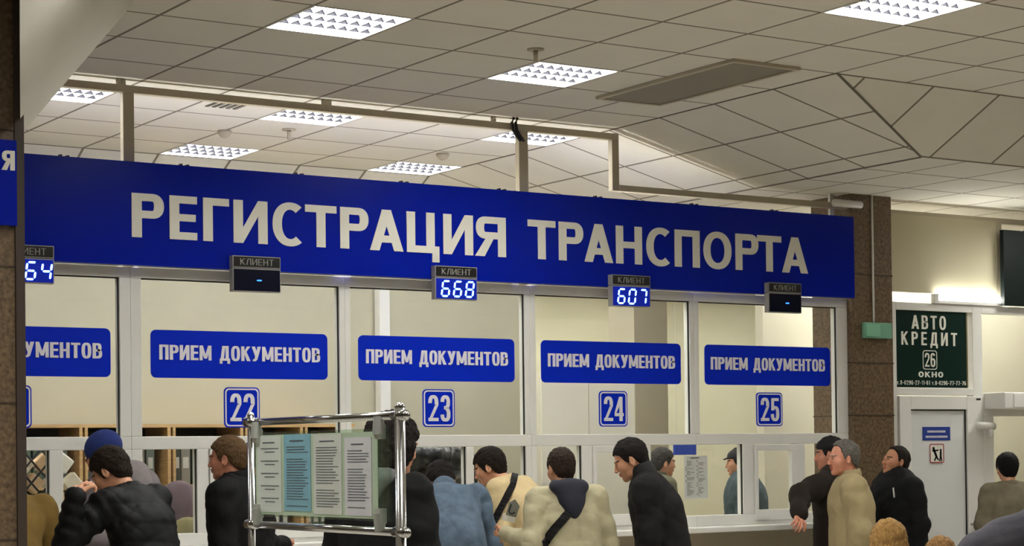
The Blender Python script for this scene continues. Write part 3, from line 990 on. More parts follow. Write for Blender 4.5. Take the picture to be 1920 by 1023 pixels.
# netted parcels behind the left window
M_PARC = [mat('parcel_%d' % k, c, .8) for k, c in enumerate(((236, 226, 204), (226, 190, 150), (244, 240, 228)))]
pxs = []
for r in range(3):
    for c in range(5):
        x0 = 3.74 + c * .125 + (.06 if r % 2 else 0)
        z0_ = 1.29 + r * .125
        o = MB().box(-.05, .05, -.04, .04, -.05, .05, Matrix.Translation((x0, 11.72, z0_ + .07)) @ Matrix.Rotation(math.radians(38 + 6 * ((r + c) % 3)), 4, 'Y')).build('parcel', M_PARC[(r * 2 + c) % 3], bevel=.01)
        tag(o, 'small pale parcel leaning in the netted pile behind the left window', 'parcel', 'netted parcels')
nt_ = MB()
for k in range(-4, 7):
    xa_, xb_ = 3.60 + k * .12, 3.60 + k * .12 + .36
    for z_a, z_b, yy in ((1.28, 1.70, 11.655), (1.70, 1.28, 11.662)):
        lo_t, hi_t = max(0, (3.62 - xa_) / .36), min(1, (4.19 - xa_) / .36)
        if hi_t > lo_t:
            nt_.tube([(xa_ + .36 * lo_t, yy, z_a + (z_b - z_a) * lo_t), (xa_ + .36 * hi_t, yy, z_a + (z_b - z_a) * hi_t)], .0065, 6)
tag(nt_.build('wire_net', M_BLACK), 'black wire net in front of the parcels behind the left window', 'net', kind='stuff')
tb = empty('office_desk', (6.5, 11.8, 0), 'long office desk behind the service windows', 'desk')
box('desk_top', mat('desk_grey', (196, 190, 176), .5), 3.1, 10.2, 11.33, 11.9, 1.02, 1.05, tb)
for xx in (3.15, 4.9, 6.6, 8.3, 10.12):
    box('leg', M_STEEL, xx, xx + .05, 11.4, 11.95, 0, 1.02, tb)
for px, py, col, lab in ((335, 935, (104, 88, 92), 'mauve padded office chair behind the glass of window 22'), (352, 985, (126, 118, 84), 'olive padded office chair behind the lower glass of window 22')):
    c_ = at(px, py, 12.56 if py < 950 else 12.1)
    oc = empty('office_chair', (c_.x, c_.y, 0), lab, 'chair')
    m_ = mat('chair_%d' % py, col, .9, var=.1)
    zt = c_.z + (.13 if py < 950 else .06)
    MB().ball((c_.x, c_.y, zt - .27), (.20, .05, .27), 20, 14).build('backrest', m_, oc, smooth=True)
    MB().ball((c_.x, c_.y + .18, zt - .62), (.23, .23, .045), 20, 10).build('seat', m_, oc, smooth=True)
    MB().tube([(c_.x, c_.y + .18, .06), (c_.x, c_.y + .18, zt - .62)], .03, 12).build('column', M_BLACK, oc)
    MB().tube([(c_.x, c_.y + .05, zt - .3), (c_.x, c_.y + .08, zt - .6), (c_.x, c_.y + .16, zt - .64)], .018, 8).build('bracket', M_BLACK, oc)
    for k in range(5):
        an_ = k * 1.2566
        MB().tube([(c_.x, c_.y + .18, .07), (c_.x + .23 * math.cos(an_), c_.y + .18 + .23 * math.sin(an_), .035)], [.025, .018], 8).ball((c_.x + .23 * math.cos(an_), c_.y + .18 + .23 * math.sin(an_), .025), .025).build('leg', M_BLACK, oc)
# bright cabinet, pale board and blue label inside window 24
a, b = at(1012, 760, 13.2), at(1189, 760, 13.2)
cb = empty('tall_cabinet', ((a.x + b.x) / 2, 13.3, 0), 'tall white office cabinet behind number plate 24', 'cabinet')
box('body', mat('cabinet_white', (226, 220, 200), .5, var=.02), a.x, b.x, 13.2, 13.44, 0, 2.32, cb, bevel=.004)
mx_ = (a.x + b.x) / 2
box('door', mat('cabinet_door', (230, 225, 208), .45), a.x + .01, mx_ - .003, 13.185, 13.2, .08, 2.3, cb)
box('door', mat('cabinet_door', (230, 225, 208), .45), mx_ + .003, b.x - .01, 13.185, 13.2, .08, 2.3, cb)
a, b = at(1262, 838, 12.9), at(1303, 852, 12.9)
nb = MB().box(a.x, b.x, 12.88, 12.90, b.z, a.z + .06).build('blue_label', mat('label_blue', (40, 70, 170), .5))
for xx in (a.x + .03, b.x - .03):
    MB().tube([(xx, 12.89, a.z + .05), (xx, 12.89, ZL)], .0015, 6).build('string', M_WHITE, nb)
tag(nb, 'small blue label board hanging inside the office near the posted notice', 'sign')
a, b = at(1281, 854, 11.245), at(1326, 934, 11.245)
pn = empty('paper_notice', ((a.x + b.x) / 2, 11.24, b.z), 'large printed paper notice taped inside the glass left of the small sash', 'notice')
box('sheet', mat('notice_paper', (226, 224, 222), .8), a.x, b.x, 11.236, 11.238, b.z, a.z, pn)
nl = MB()
random.seed(11)
mid = (a.x + b.x) / 2
nl.box(a.x + .06, b.x - .08, 11.2350, 11.236, a.z - .022, a.z - .012)
for cx0, cx1 in ((a.x + .025, mid - .015), (mid + .02, b.x - .02)):
    z = a.z - .04
    while z > b.z + .02:
        if random.random() < .16:
            nl.box(cx0 - .012, cx0 - .004, 11.235, 11.236, z - .006, z + .004)
            z -= .012
        nl.box(cx0, cx1 - random.uniform(0, .05), 11.235, 11.236, z - .002, z + .0015)
        z -= .0085
nl.build('print_lines', mat('faded_ink', (128, 124, 124), .8), pn)
a, b = at(1455, 640, 13.2), at(1514, 622, 13.2)
tr = MB().extr([(a.x, 13.2, a.z), (b.x + .05, 13.2, b.z + .012), (b.x + .05, 13.2, b.z + .10), (a.x, 13.2, a.z + .075)], (0, .12, 0)).build('cable_tray', M_STEEL)
tag(tr, 'slanted steel cable tray fixed to the pillar inside the office', 'tray')

# ------------------------------------------------------------------ chrome information stand
st = empty('information_stand', (2.885, 5.58, 0), 'chrome tube stand holding a glass panel of printed sheets', 'stand')
XS = 2.885
for y in (5.06, 6.10):
    MB().tube([(XS, y, .02), (XS, y, 1.775)], .0125 if y > 5.5 else .0165, 16).build('post', M_CHROME, st, smooth=True)
    MB().ball((XS, y, 1.776), .0125 if y > 5.5 else .0165).build('finial', M_CHROME, st, smooth=True)
    MB().tube([(XS - .3, y, .02), (XS + .3, y, .02)], .018, 12).build('foot', M_CHROME, st, smooth=True)
for z in (1.752, 1.40):
    MB().tube([(XS, 5.03, z), (XS, 6.13, z)], .0125, 14).build('rail', M_CHROME, st, smooth=True)
    for y in (5.06, 6.10):
        MB().tube([(XS, y - .035, z), (XS, y + .035, z)], .0165, 12).ball((XS, y - .035 if y < 5.5 else y + .035, z), .013).build('joint', M_CHROME, st, smooth=True)
M_CLAMP = mat('clamp_metal', (198, 200, 196), .3, metal=.35)
for y, z, dz in ((5.17, 1.752, -1), (6.03, 1.752, -1), (5.17, 1.40, 1), (6.03, 1.40, 1)):
    MB().tube([(XS - .012, y, z), (XS - .012, y, z + dz * .055)], [.016, .02], 12).box(XS - .02, XS + .004, y - .016, y + .016, min(z + dz * .025, z + dz * .07), max(z + dz * .025, z + dz * .07)).build('clamp', M_CLAMP, st, smooth=False)
pane = MB().box(XS - .004, XS + .004, 5.12, 6.07, 1.43, 1.715).build('glass_panel', glass_mat('green_glass', (.80, .9, .82)), st)
bk_ = MB().box(XS + .0, XS + .002, 5.21, 6.06, 1.435, 1.705)
M_BACK = mat('sheet_backing', (196, 216, 190), .7)
MB().box(XS - .0065, XS - .0045, 5.19, 6.05, 1.437, 1.706).build('backing', M_BACK, st)
shc = [(220, 228, 222), (140, 192, 212), (222, 226, 220), (226, 226, 232)]
ys = [(6.035, 5.85), (5.83, 5.635), (5.615, 5.42), (5.40, 5.225)]
M_INK = mat('print_ink', (104, 108, 118), .8)
random.seed(3)
for k, (ya, yb) in enumerate(ys):
    zt, zb = (1.702, 1.445) if k != 1 else (1.706, 1.452)
    if k == 3:
        zt = 1.69
    s_ = MB().box(XS - .0085, XS - .0068, yb, ya, zb, zt).build('sheet', mat('sheet_%d' % k, shc[k], .8, var=.04, scale=9), st)
    ln = MB()
    z = zt - .022
    ln.box(XS - .0095, XS - .0086, yb + .05, ya - .045, z - .0022, z + .0022)
    z -= .02
    while z > zb + .025:
        if k in (0,):
            ln.box(XS - .0095, XS - .0086, yb + .02, ya - .03, z - .0016, z + .0016)
            ln.box(XS - .0095, XS - .0086, yb + .05, ya - .06, z - .0133, z - .0101)
            z -= .042
        else:
            if random.random() < .14:
                z -= .014
            ln.box(XS - .0095, XS - .0086, yb + random.uniform(.015, .06), ya - .02, z - .0013, z + .0013)
            z -= .0088
    ln.build('print_lines', M_INK, s_)

# ------------------------------------------------------------------ people: smooth bodies and clothes from blended rounded forms
def nrm(v):
    v = np.asarray(v, float)
    return v / (np.linalg.norm(v) + 1e-9)


def axis_steps(lo, hi, coarse, fine):
    out, x = [lo], lo
    while x < hi:
        st = coarse
        for a, b, f in fine:
            if a - coarse <= x <= b:
                st = min(st, f)
        x += st
        out.append(x)
    return np.array(out, dtype=np.float32)


class Form:
    def __init__(s):
        s.p = []

    def cone(s, a, b, ra, rb, k=.02, depth=None, dk=1.0, wr=None, op='u'):
        s.p.append(('c', np.asarray(a, float), np.asarray(b, float), ra, rb, k, depth, dk, wr, op))
        return s

    def ell(s, c, r, R=None, k=.02, op='u'):
        s.p.append(('e', np.asarray(c, float), np.asarray(r, float), np.eye(3) if R is None else R, k, op))
        return s

    def fn(s, f, k=.006):                            # keep only where f(p) < 0
        s.p.append(('f', f, k))
        return s

    def grow(s, g):
        s.p += g.p
        return s

    def bounds(s):
        lo, hi = np.full(3, 9.), np.full(3, -9.)
        for q in s.p:
            if q[0] == 'c' and q[9] == 'u':
                m = max(q[3], q[4]) * max(1, q[7])
                for v in (q[1], q[2]):
                    lo = np.minimum(lo, v - m)
                    hi = np.maximum(hi, v + m)
            elif q[0] == 'e' and q[5] == 'u':
                lo = np.minimum(lo, q[1] - max(q[2]))
                hi = np.maximum(hi, q[1] + max(q[2]))
        return lo - .03, hi + .03

    def mesh(s, coarse, fine=()):                    # fine: list of (lo, hi, step) boxes
        lo, hi = s.bounds()
        ax = [axis_steps(lo[k], hi[k], coarse, [(f[0][k], f[1][k], f[2]) for f in fine]) for k in range(3)]
        D = np.full([len(a) for a in ax], 9.0, dtype=np.float32)
        for q in s.p:
            if q[0] == 'f':
                X, Y, Z = np.meshgrid(*ax, indexing='ij', sparse=True)
                d = q[1](X, Y, Z)
                k = q[2]
                h = np.clip(.5 - .5 * (d - D) / k, 0, 1)
                D = d * (1 - h) + D * h + k * h * (1 - h)
                D = D.astype(np.float32)
                continue
            if q[0] == 'c':
                _, a, b, ra, rb, k, depth, dk, wr, op = q
                m = max(ra, rb) * max(1, dk) + k * 2 + .03
                l, h_ = np.minimum(a, b) - m, np.maximum(a, b) + m
            else:
                _, c, r, R, k, op = q
                m = max(r) + k * 2 + .03
                l, h_ = c - m, c + m
            sl = tuple(slice(max(0, int(np.searchsorted(ax[i], l[i])) - 1), int(np.searchsorted(ax[i], h_[i])) + 1) for i in range(3))
            X, Y, Z = np.meshgrid(*[ax[i][sl[i]] for i in range(3)], indexing='ij', sparse=True)
            if q[0] == 'c':
                ba = b - a
                L2 = max(ba @ ba, 1e-8)
                px, py, pz = X - a[0], Y - a[1], Z - a[2]
                t = np.clip((px * ba[0] + py * ba[1] + pz * ba[2]) / L2, 0, 1)
                px, py, pz = px - t * ba[0], py - t * ba[1], pz - t * ba[2]
                d2 = px * px + py * py + pz * pz
                if depth is not None:
                    qn = px * depth[0] + py * depth[1] + pz * depth[2]
                    d2 = d2 + (1 / dk ** 2 - 1) * qn * qn
                d = np.sqrt(d2) - (ra + (rb - ra) * t)
                if wr:
                    am, fr, ph = wr
                    u = nrm(np.cross(ba, (.31, .77, .55)))
                    v = nrm(np.cross(ba, u))
                    th = np.arctan2(px * u[0] + py * u[1] + pz * u[2], px * v[0] + py * v[1] + pz * v[2])
                    d = d - am * np.sin(fr * t * math.sqrt(L2) + ph + 1.3 * np.sin(th + ph) + .8 * np.sin(2 * th + 2 * ph))
            else:
                px, py, pz = X - c[0], Y - c[1], Z - c[2]
                u = [(px * R[0, i] + py * R[1, i] + pz * R[2, i]) for i in range(3)]
                k0 = np.sqrt(sum((u[i] / r[i]) ** 2 for i in range(3)))
                k1 = np.sqrt(sum((u[i] / r[i] ** 2) ** 2 for i in range(3)))
                d = k0 * (k0 - 1) / (k1 + 1e-6)
            cur = D[sl]
            if op == 'u':
                h = np.clip(.5 + .5 * (cur - d) / k, 0, 1)
                D[sl] = cur * (1 - h) + d * h - k * h * (1 - h)
            else:
                h = np.clip(.5 - .5 * (cur + d) / k, 0, 1)
                D[sl] = cur * (1 - h) - d * h + k * h * (1 - h)
        return nets(D, ax)


def nets(D, ax):                                     # surface nets on an uneven grid
    inside = D < 0
    n = [m - 1 for m in D.shape]
    cnt = np.zeros(n, dtype=np.int8)
    for i in (0, 1):
        for j in (0, 1):
            for k in (0, 1):
                cnt += inside[i:i + n[0], j:j + n[1], k:k + n[2]]
    I, J, K = np.nonzero((cnt > 0) & (cnt < 8))
    idx = np.full(n, -1, dtype=np.int32)
    idx[I, J, K] = np.arange(len(I))
    cv = {(i, j, k): D[I + i, J + j, K + k] for i in (0, 1) for j in (0, 1) for k in (0, 1)}
    acc = np.zeros((len(I), 3))
    num = np.zeros(len(I))
    for a in range(3):
        for u in (0, 1):
            for v in (0, 1):
                c0 = [u, v]
                c0.insert(a, 0)
                c1 = list(c0)
                c1[a] = 1
                d0, d1 = cv[tuple(c0)], cv[tuple(c1)]
                m = (d0 < 0) != (d1 < 0)
                t = np.where(m, d0 / np.where(m, d0 - d1, 1), 0)
                p = np.tile(np.array(c0, float), (len(I), 1))
                p[:, a] = t
                acc[m] += p[m]
                num += m
    loc = acc / num[:, None]
    base = (I, J, K)
    V = np.stack([ax[a][base[a]] + loc[:, a] * (ax[a][base[a] + 1] - ax[a][base[a]]) for a in range(3)], 1)
    F = []
    for a in range(3):
        s0 = [slice(None)] * 3
        s1 = [slice(None)] * 3
        s0[a], s1[a] = slice(0, -1), slice(1, None)
        x = inside[tuple(s0)] != inside[tuple(s1)]
        i, j, k = np.nonzero(x)
        g = [i, j, k]
        b, c = (a + 1) % 3, (a + 2) % 3
        ok = (g[b] > 0) & (g[c] > 0) & (g[b] < n[b]) & (g[c] < n[c])
        g = [q[ok] for q in g]
        flip = inside[g[0], g[1], g[2]]

        def at_(db, dc):
            h = list(g)
            h[b] = h[b] - db
            h[c] = h[c] - dc
            return idx[h[0], h[1], h[2]]
        q = np.stack([at_(1, 1), at_(0, 1), at_(0, 0), at_(1, 0)], 1)
        q[~flip] = q[~flip][:, ::-1]
        F.append(q)
    F = np.concatenate(F)
    return V, F[(F >= 0).all(1)]


def waves(V, amp, freq, seed):                       # cheap folds: a sum of slanted sines
    r = np.random.RandomState(seed)
    out = np.zeros(len(V))
    for _ in range(7):
        k = r.normal(size=3) * freq
        out += np.sin(V @ k + r.uniform(0, 6.28) + 1.5 * np.sin(V @ (r.normal(size=3) * freq * .4)))
    return out * amp / 3


def creases(V, amp, freq, seed):                     # thin sharp creases in cloth, grouped in patches
    r = np.random.RandomState(seed)
    out = np.zeros(len(V))
    for _ in range(5):
        k = r.normal(size=3)
        k = k / np.linalg.norm(k) * freq
        u = V @ k + r.uniform(0, 6.28) + 1.8 * np.sin(V @ (r.normal(size=3) * freq * .22)) + .8 * np.sin(V @ (r.normal(size=3) * freq * .5))
        patch = np.clip(np.sin(V @ (r.normal(size=3) * freq * .25) + r.uniform(0, 6.28)) + .25, 0, 1)
        out += patch * (np.abs(np.sin(u)) ** .6 - .75)
    return out * amp


def normals(V, F):
    n = np.cross(V[F[:, 2]] - V[F[:, 0]], V[F[:, 3]] - V[F[:, 1]])
    N = np.zeros_like(V)
    for k in range(4):
        np.add.at(N, F[:, k], n)
    return N / (np.linalg.norm(N, axis=1)[:, None] + 1e-12)


def solid(name, V, F, mats, parent=None, fmat=None):
    me = bpy.data.meshes.new(name)
    me.from_pydata(V.tolist(), [], F.tolist())
    me.update()
    me.polygons.foreach_set('use_smooth', [True] * len(F))
    for m in mats:
        me.materials.append(m)
    if fmat is not None:
        me.polygons.foreach_set('material_index', fmat.astype(np.int32))
    o = bpy.data.objects.new(name, me)
    COL.objects.link(o)
    if parent:
        o.parent = parent
    return o


def rot(yaw=0, pitch=0, roll=0):                     # head frame: +yaw turns to its own left, +pitch looks down
    cy, sy = math.cos(yaw), math.sin(yaw)
    cp, sp = math.cos(-pitch), math.sin(-pitch)
    cr, sr = math.cos(roll), math.sin(roll)
    Z = np.array([[cy, -sy, 0], [sy, cy, 0], [0, 0, 1]])
    X = np.array([[1, 0, 0], [0, cp, -sp], [0, sp, cp]])
    Yr = np.array([[cr, 0, sr], [0, 1, 0], [-sr, 0, cr]])
    return Z @ X @ Yr


HAIRLINE = {  # y (front to back, metres) -> lowest z of the hair
    'short': ([-.14, -.085, -.06, -.035, -.02, 0.0, .012, .028, .05, .075, .1], [-.07, -.07, -.055, -.03, .012, .022, -.022, -.002, .045, .066, .072]),
    'receding': ([-.14, -.085, -.06, -.035, -.02, 0.0, .012, .028, .04, .06, .1], [-.066, -.066, -.05, -.03, .012, .02, -.01, .03, .07, .094, .11]),
    'full': ([-.14, -.085, -.05, -.03, -.015, 0.0, .014, .03, .05, .078, .1], [-.095, -.095, -.08, -.04, .0, .012, -.04, -.01, .036, .054, .058]),
    'long': ([-.14, -.085, -.04, -.01, .0, .02, .035, .05, .07, .085, .1], [-.16, -.16, -.16, -.13, -.12, -.11, -.06, .02, .04, .05, .052]),
}
SKIN = {'fair': (206, 150, 118), 'tan': (180, 124, 92), 'pink': (204, 138, 112)}


def hand_form(f, wr, d, n, side, scale=1.0, curl=.5):
    d, n = nrm(d), nrm(n)
    n = nrm(n - d * (n @ d))
    s = np.cross(d, n) * side                        # towards the thumb
    k = scale
    f.cone(wr, wr + d * .03 * k, .024 * k, .027 * k, .012, depth=n, dk=.75)
    f.cone(wr + d * .03 * k + s * .016 * k, wr + d * .082 * k + s * .026 * k, .019 * k, .014 * k, .012, depth=n, dk=.8)
    f.cone(wr + d * .03 * k - s * .012 * k, wr + d * .078 * k - s * .024 * k, .019 * k, .014 * k, .012, depth=n, dk=.8)
    for q, (off, L) in enumerate(((.030, .070), (.0105, .080), (-.009, .074), (-.027, .058))):
        p = wr + (d * (.088 - .004 * abs(q - 1)) + s * off) * k
        a = 0.0
        for L_, c_, r in ((.44, .35, .0092), (.32, .8, .0084), (.24, .7, .0076)):
            a += curl * c_ * (1 + .12 * q)
            v = d * math.cos(a) + n * math.sin(a) + s * (.06 * (1.5 - q))
            e = p + nrm(v) * L * L_ * k
            f.cone(p, e, r * k, (r - .0006) * k, .004)
            p = e
    p = wr + (d * .03 + s * .028) * k
    for v, L, r in ((d * .55 + s * .8 + n * .2, .04, .012), (d * .8 + s * .35 + n * .45, .03, .0105), (d * .85 + n * .5 + s * .05, .024, .009)):
        e = p + nrm(v) * L * k
        f.cone(p, e, r * k, (r - .0008) * k, .006)
        p = e


def person(label, px, py, Y, h, lean=0, curve=0, head=(0, 0, 0), arms=None, skin='fair', hair='short', hair_col=(58, 42, 32), hair_t=.012, hair_n=.0035,
           jacket=(30, 30, 32), length=.78, bulk=1.0, jrough=.8, jsheen=0, quilt=0, trousers=(36, 38, 46), collar='stand', collar_col=None, hood=None,
           hat=None, fold=.006, size=None, seed=1, hands_fine=False, group=None, jvar=.12, hcurl=(.5, .5), palms=(None, None), hip=0, wide=1.0):
    D2 = math.pi / 180
    L, C = lean * D2, (lean + curve) * D2
    hy, hp, hr = [v * D2 for v in head]

    def fw(v, a):
        x, y, z = v
        return np.array([x, y * math.cos(a) + z * math.sin(a), -y * math.sin(a) + z * math.cos(a)])
    pel = np.array([0, -.22 * math.sin(L) + hip, .95])
    waist = pel + fw((0, 0, .15), L * .8)
    chest = pel + fw((0, 0, .34), L)
    sh = {s: chest + fw((s * .178 * wide, -.012, .135), C) for s in (-1, 1)}
    neck = chest + fw((0, -.012, .185), C)
    Rh = rot(hy, hp, hr)
    up = fw((0, 0, 1), C * .55 + hp * .45)
    H = neck + up * .105 + Rh @ np.array([0, .028, .055])
    a = -33 * D2 + h * D2
    tgt = at(px, py, Y)
    sc = size if size else tgt.z / H[2]
    ca, sa = math.cos(a), math.sin(a)
    root = Vector((tgt.x - sc * (ca * H[0] - sa * H[1]), tgt.y - sc * (sa * H[0] + ca * H[1]), 0))
    if size:
        sc = size

    def tolocal(w_):
        dx, dy, dz = w_[0] - root.x, w_[1] - root.y, w_[2] - root.z
        return np.array([ca * dx + sa * dy, -sa * dx + ca * dy, dz]) / sc
    fwd = fw((0, 1, 0), C)
    A, HD = {}, {}
    for s, spec in ((-1, (arms or {}).get('l')), (1, (arms or {}).get('r'))):
        spec = spec or 'down'
        s0 = sh[s]
        if spec == 'down':
            el = s0 + np.array([s * .06, -.03, -.29])
            wr = el + np.array([-s * .015, .07, -.25])
        elif spec == 'counter':                      # forearms resting ahead on the ledge
            el = s0 + np.array([s * .09, .12, -.24])
            wr = el + np.array([-s * .10, .22, -.02])
        elif spec == 'front':
            el = s0 + np.array([s * .08, -.02, -.28])
            wr = el + np.array([-s * .14, .20, -.02])
        elif spec == 'back':
            el = s0 + np.array([s * .08, -.12, -.26])
            wr = el + np.array([-s * .15, -.06, -.18])
        else:
            el, wr = [tolocal(at(*q)) for q in spec[:2]]
            v = el - s0                              # keep true limb lengths
            el = s0 + nrm(v) * .295
            wr = el + nrm(wr - el) * .26
            if len(spec) > 2:
                HD[s] = nrm(tolocal(at(*spec[2])) - wr)
        A[s] = (s0, el, wr)
    # ---- body
    b = Form()
    Hp = lambda x, y, z: H + Rh @ np.array([x, y, z])
    b.cone(pel, waist, .105, .10, .05, depth=(0, 1, 0), dk=.7)
    b.cone(waist, chest, .10, .125, .05, depth=fwd, dk=.66)
    b.cone(chest, chest + fw((0, 0, .10), C), .125, .10, .05, depth=fwd, dk=.6)
    b.cone(neck + fw((0, 0, -.06), C), Hp(0, -.022, -.06), .058, .054, .02)
    for s in (-1, 1):
        s0, el, wr = A[s]
        b.cone(neck + fw((s * .03, 0, -.03), C), s0, .05, .048, .03)
        b.cone(s0, el, .045, .036, .02)
        b.cone(el, wr, .037, .024, .015)
        hd_ = HD.get(s, nrm(wr - el))
        pn = palms[0 if s == -1 else 1]
        n = np.array(pn) if pn is not None else (np.array([-s, .2, 0.0]))
        hand_form(b, wr, hd_, n, -s * 1.0 if False else s * -1, 1.0, hcurl[0 if s == -1 else 1])
        kn = np.array([s * .10, pel[1] * .35 + .02, .50])
        an = np.array([s * .11, -.02, .09])
        b.cone(pel + np.array([s * .085, 0, -.04]), kn, .075, .052, .04)
        b.cone(kn, an, .05, .034, .03)
        b.cone(an, an + np.array([s * .015, .12, -.055]), .034, .026, .03)
    # head
    b.ell(Hp(0, -.012, .028), (.0755, .097, .090), Rh, .02)
    b.ell(Hp(0, .028, -.025), (.0605, .066, .086), Rh, .025)
    b.ell(Hp(0, .042, -.078), (.046, .045, .034), Rh, .025)
    b.ell(Hp(0, .076, -.101), (.021, .018, .017), Rh, .018)
    for s in (-1, 1):
        b.ell(Hp(s * .040, .058, -.028), (.025, .030, .028), Rh, .025)
        b.ell(Hp(s * .034, .104, -.003), (.019, .014, .012), Rh, .012, 's')
        b.ell(Hp(s * .032, .0815, -.002), (.0125, .0125, .0115), Rh, .004)
        b.ell(Hp(s * .030, .0885, .016), (.026, .010, .0075), Rh, .012)
        Re = Rh @ rot(s * -.35, -.12, 0)
        b.ell(Hp(s * .079, -.010, -.014), (.0085, .019, .032), Re, .006)
        b.ell(Hp(s * .088, -.004, -.012), (.006, .010, .018), Re, .005, 's')
    b.cone(Hp(0, .092, .006), Hp(0, .1125, -.034), .0078, .0098, .011)
    for s in (-1, 1):
        b.ell(Hp(s * .011, .105, -.038), (.0095, .010, .008), Rh, .006)
    b.ell(Hp(0, .094, -.058), (.022, .012, .006), Rh, .006)
    b.ell(Hp(0, .092, -.071), (.020, .012, .007), Rh, .006)
    b.ell(Hp(0, .108, -.0645), (.022, .006, .0016), Rh, .003, 's')
    fine = [(H - .135, H + .135, .0042)]
    if hands_fine:
        for s in (-1, 1):
            c = A[s][2] + HD.get(s, nrm(A[s][2] - A[s][1])) * .09
            fine.append((c - .11, c + .11, .0045))
    V, F = b.mesh(.013, fine)
    cen = V[F].mean(1)
    lc = (cen - H) @ Rh
    fm = np.zeros(len(F))
    for s in (-1, 1):
        eye = (np.abs(lc[:, 0] - s * .032) < .0115) & (np.abs(lc[:, 2] + .002) < .0036) & (lc[:, 1] > .075)
        fm[eye] = 1
        iris = eye & (np.abs(lc[:, 0] - s * .032) < .0075)
        fm[iris] = 2
        brow = (np.abs(lc[:, 0] - s * .033) < .019) & (np.abs(lc[:, 2] - .0195 + .12 * np.abs(np.abs(lc[:, 0]) - .03)) < .0042) & (lc[:, 1] > .06)
        fm[brow] = 3
    lips = (np.abs(lc[:, 0]) < .021) & (lc[:, 2] < -.053) & (lc[:, 2] > -.077) & (lc[:, 1] > .088)
    fm[lips] = 4
    sk = SKIN[skin]
    ms = [mat('skin_' + skin, sk, .55, var=.08, scale=30), mat('eye_white', (150, 132, 120), .4), mat('iris', (44, 32, 26), .2),
          mat('brow_%d_%d_%d' % hair_col, tuple(int(v * .85) for v in hair_col), .8), mat('lip_' + skin, (int(sk[0] * .88), int(sk[1] * .72), int(sk[2] * .74)), .5)]
    body = solid('person', V * sc, F, ms, None, fm)
    body.location = root
    body.rotation_euler = (0, 0, a)
    tag(body, label, 'person', group)
    # ---- hair
    if hair:
        hc = mat('hair_%d_%d_%d' % hair_col, tuple(int(v * .8) for v in hair_col), .65, var=.35, scale=60, bump=.7, bscale=130, stretch=(2, 1, 1), spec=.15)
        g = Form()
        t = hair_t
        g.ell(Hp(0, -.012, .028), (.0755 + t, .097 + t, .090 + t), Rh, .02)
        if hair in ('long',):
            g.ell(Hp(0, -.045, -.06), (.075 + t, .062 + t, .105), Rh, .04)
            g.ell(Hp(0, .0, -.02), (.082 + t, .07 + t, .10), Rh, .03)
        else:
            g.ell(Hp(0, -.045, -.035), (.058 + t * .5, .052 + t * .4, .066), Rh, .03)
            g.ell(Hp(0, .022, .0), (.066 + t * .35, .062, .085), Rh, .02)
        hx, hz = HAIRLINE[hair]

        def cut(X, Y_, Z):
            px_, py_, pz_ = X - H[0], Y_ - H[1], Z - H[2]
            y = px_ * Rh[0, 1] + py_ * Rh[1, 1] + pz_ * Rh[2, 1]
            z = px_ * Rh[0, 2] + py_ * Rh[1, 2] + pz_ * Rh[2, 2]
            x = px_ * Rh[0, 0] + py_ * Rh[1, 0] + pz_ * Rh[2, 0]
            return .62 * (np.interp(y, hx, hz) - .25 * np.maximum(0, .05 - np.abs(x)) * (y > .05) - z)
        g.fn(cut, .006)
        V, F = g.mesh(.0055)
        N = normals(V, F)
        lv = (V - H) @ Rh
        V = V + N * (waves(lv * np.array([1.6, .5, 1.0]), hair_n * .6, 210, seed) + waves(lv, hair_n * .6, 55, seed + 5))[:, None]
        solid('hair', V * sc, F, [hc], body)
    # ---- headwear
    if hat:
        kind, col = hat
        g = Form()
        hm = mat('hat_%d_%d_%d' % col, col, .9, var=.12, scale=60, bump=.5, bscale=160)
        if kind == 'beanie':
            g.ell(Hp(0, -.02, .038), (.090, .112, .096), Rh, .02)
            lim = lambda y: -.008 + .25 * y
        else:
            g.ell(Hp(0, -.012, .052), (.091, .110, .072), Rh, .02)
            lim = lambda y: .028 + .12 * y

        def cut2(X, Y_, Z):
            px_, py_, pz_ = X - H[0], Y_ - H[1], Z - H[2]
            y = px_ * Rh[0, 1] + py_ * Rh[1, 1] + pz_ * Rh[2, 1]
            z = px_ * Rh[0, 2] + py_ * Rh[1, 2] + pz_ * Rh[2, 2]
            return lim(y) - z
        g.fn(cut2, .012)
        V, F = g.mesh(.006)
        ho = solid('hat', V * sc, F, [hm], body)
        if kind == 'cap':
            g = Form()
            g.ell(Hp(0, .096, .042), (.060, .042, .008), Rh @ rot(0, .25, 0), .01)
            V, F = g.mesh(.005)
            solid('brim', V * sc, F, [hm], ho)
    # ---- jacket
    bk = bulk
    j = Form()
    low = np.array([0, pel[1] * .9, length])
    wz = .0
    qa = (.0065, 78, seed) if quilt else (fold, 34, seed)
    if length < .93:
        j.cone(low, pel + np.array([0, 0, .02]), .178 * bk * wide, .172 * bk * wide, .06, depth=(0, 1, 0), dk=.72, wr=(fold, 26, seed))
    j.cone(pel, waist, .172 * bk * wide, .168 * bk * wide, .06, depth=fw((0, 1, 0), L * .5), dk=.74, wr=(qa[0] * .6, qa[1] * .6, seed + 1))
    j.cone(waist, chest, .166 * bk * wide, .180 * bk * wide, .06, depth=fwd, dk=.72, wr=(qa[0] * .6, qa[1] * .6, seed + 2))
    j.cone(chest, chest + fw((0, -.005, .085), C), .175 * bk * wide, .135 * bk * wide, .06, depth=fwd, dk=.64)
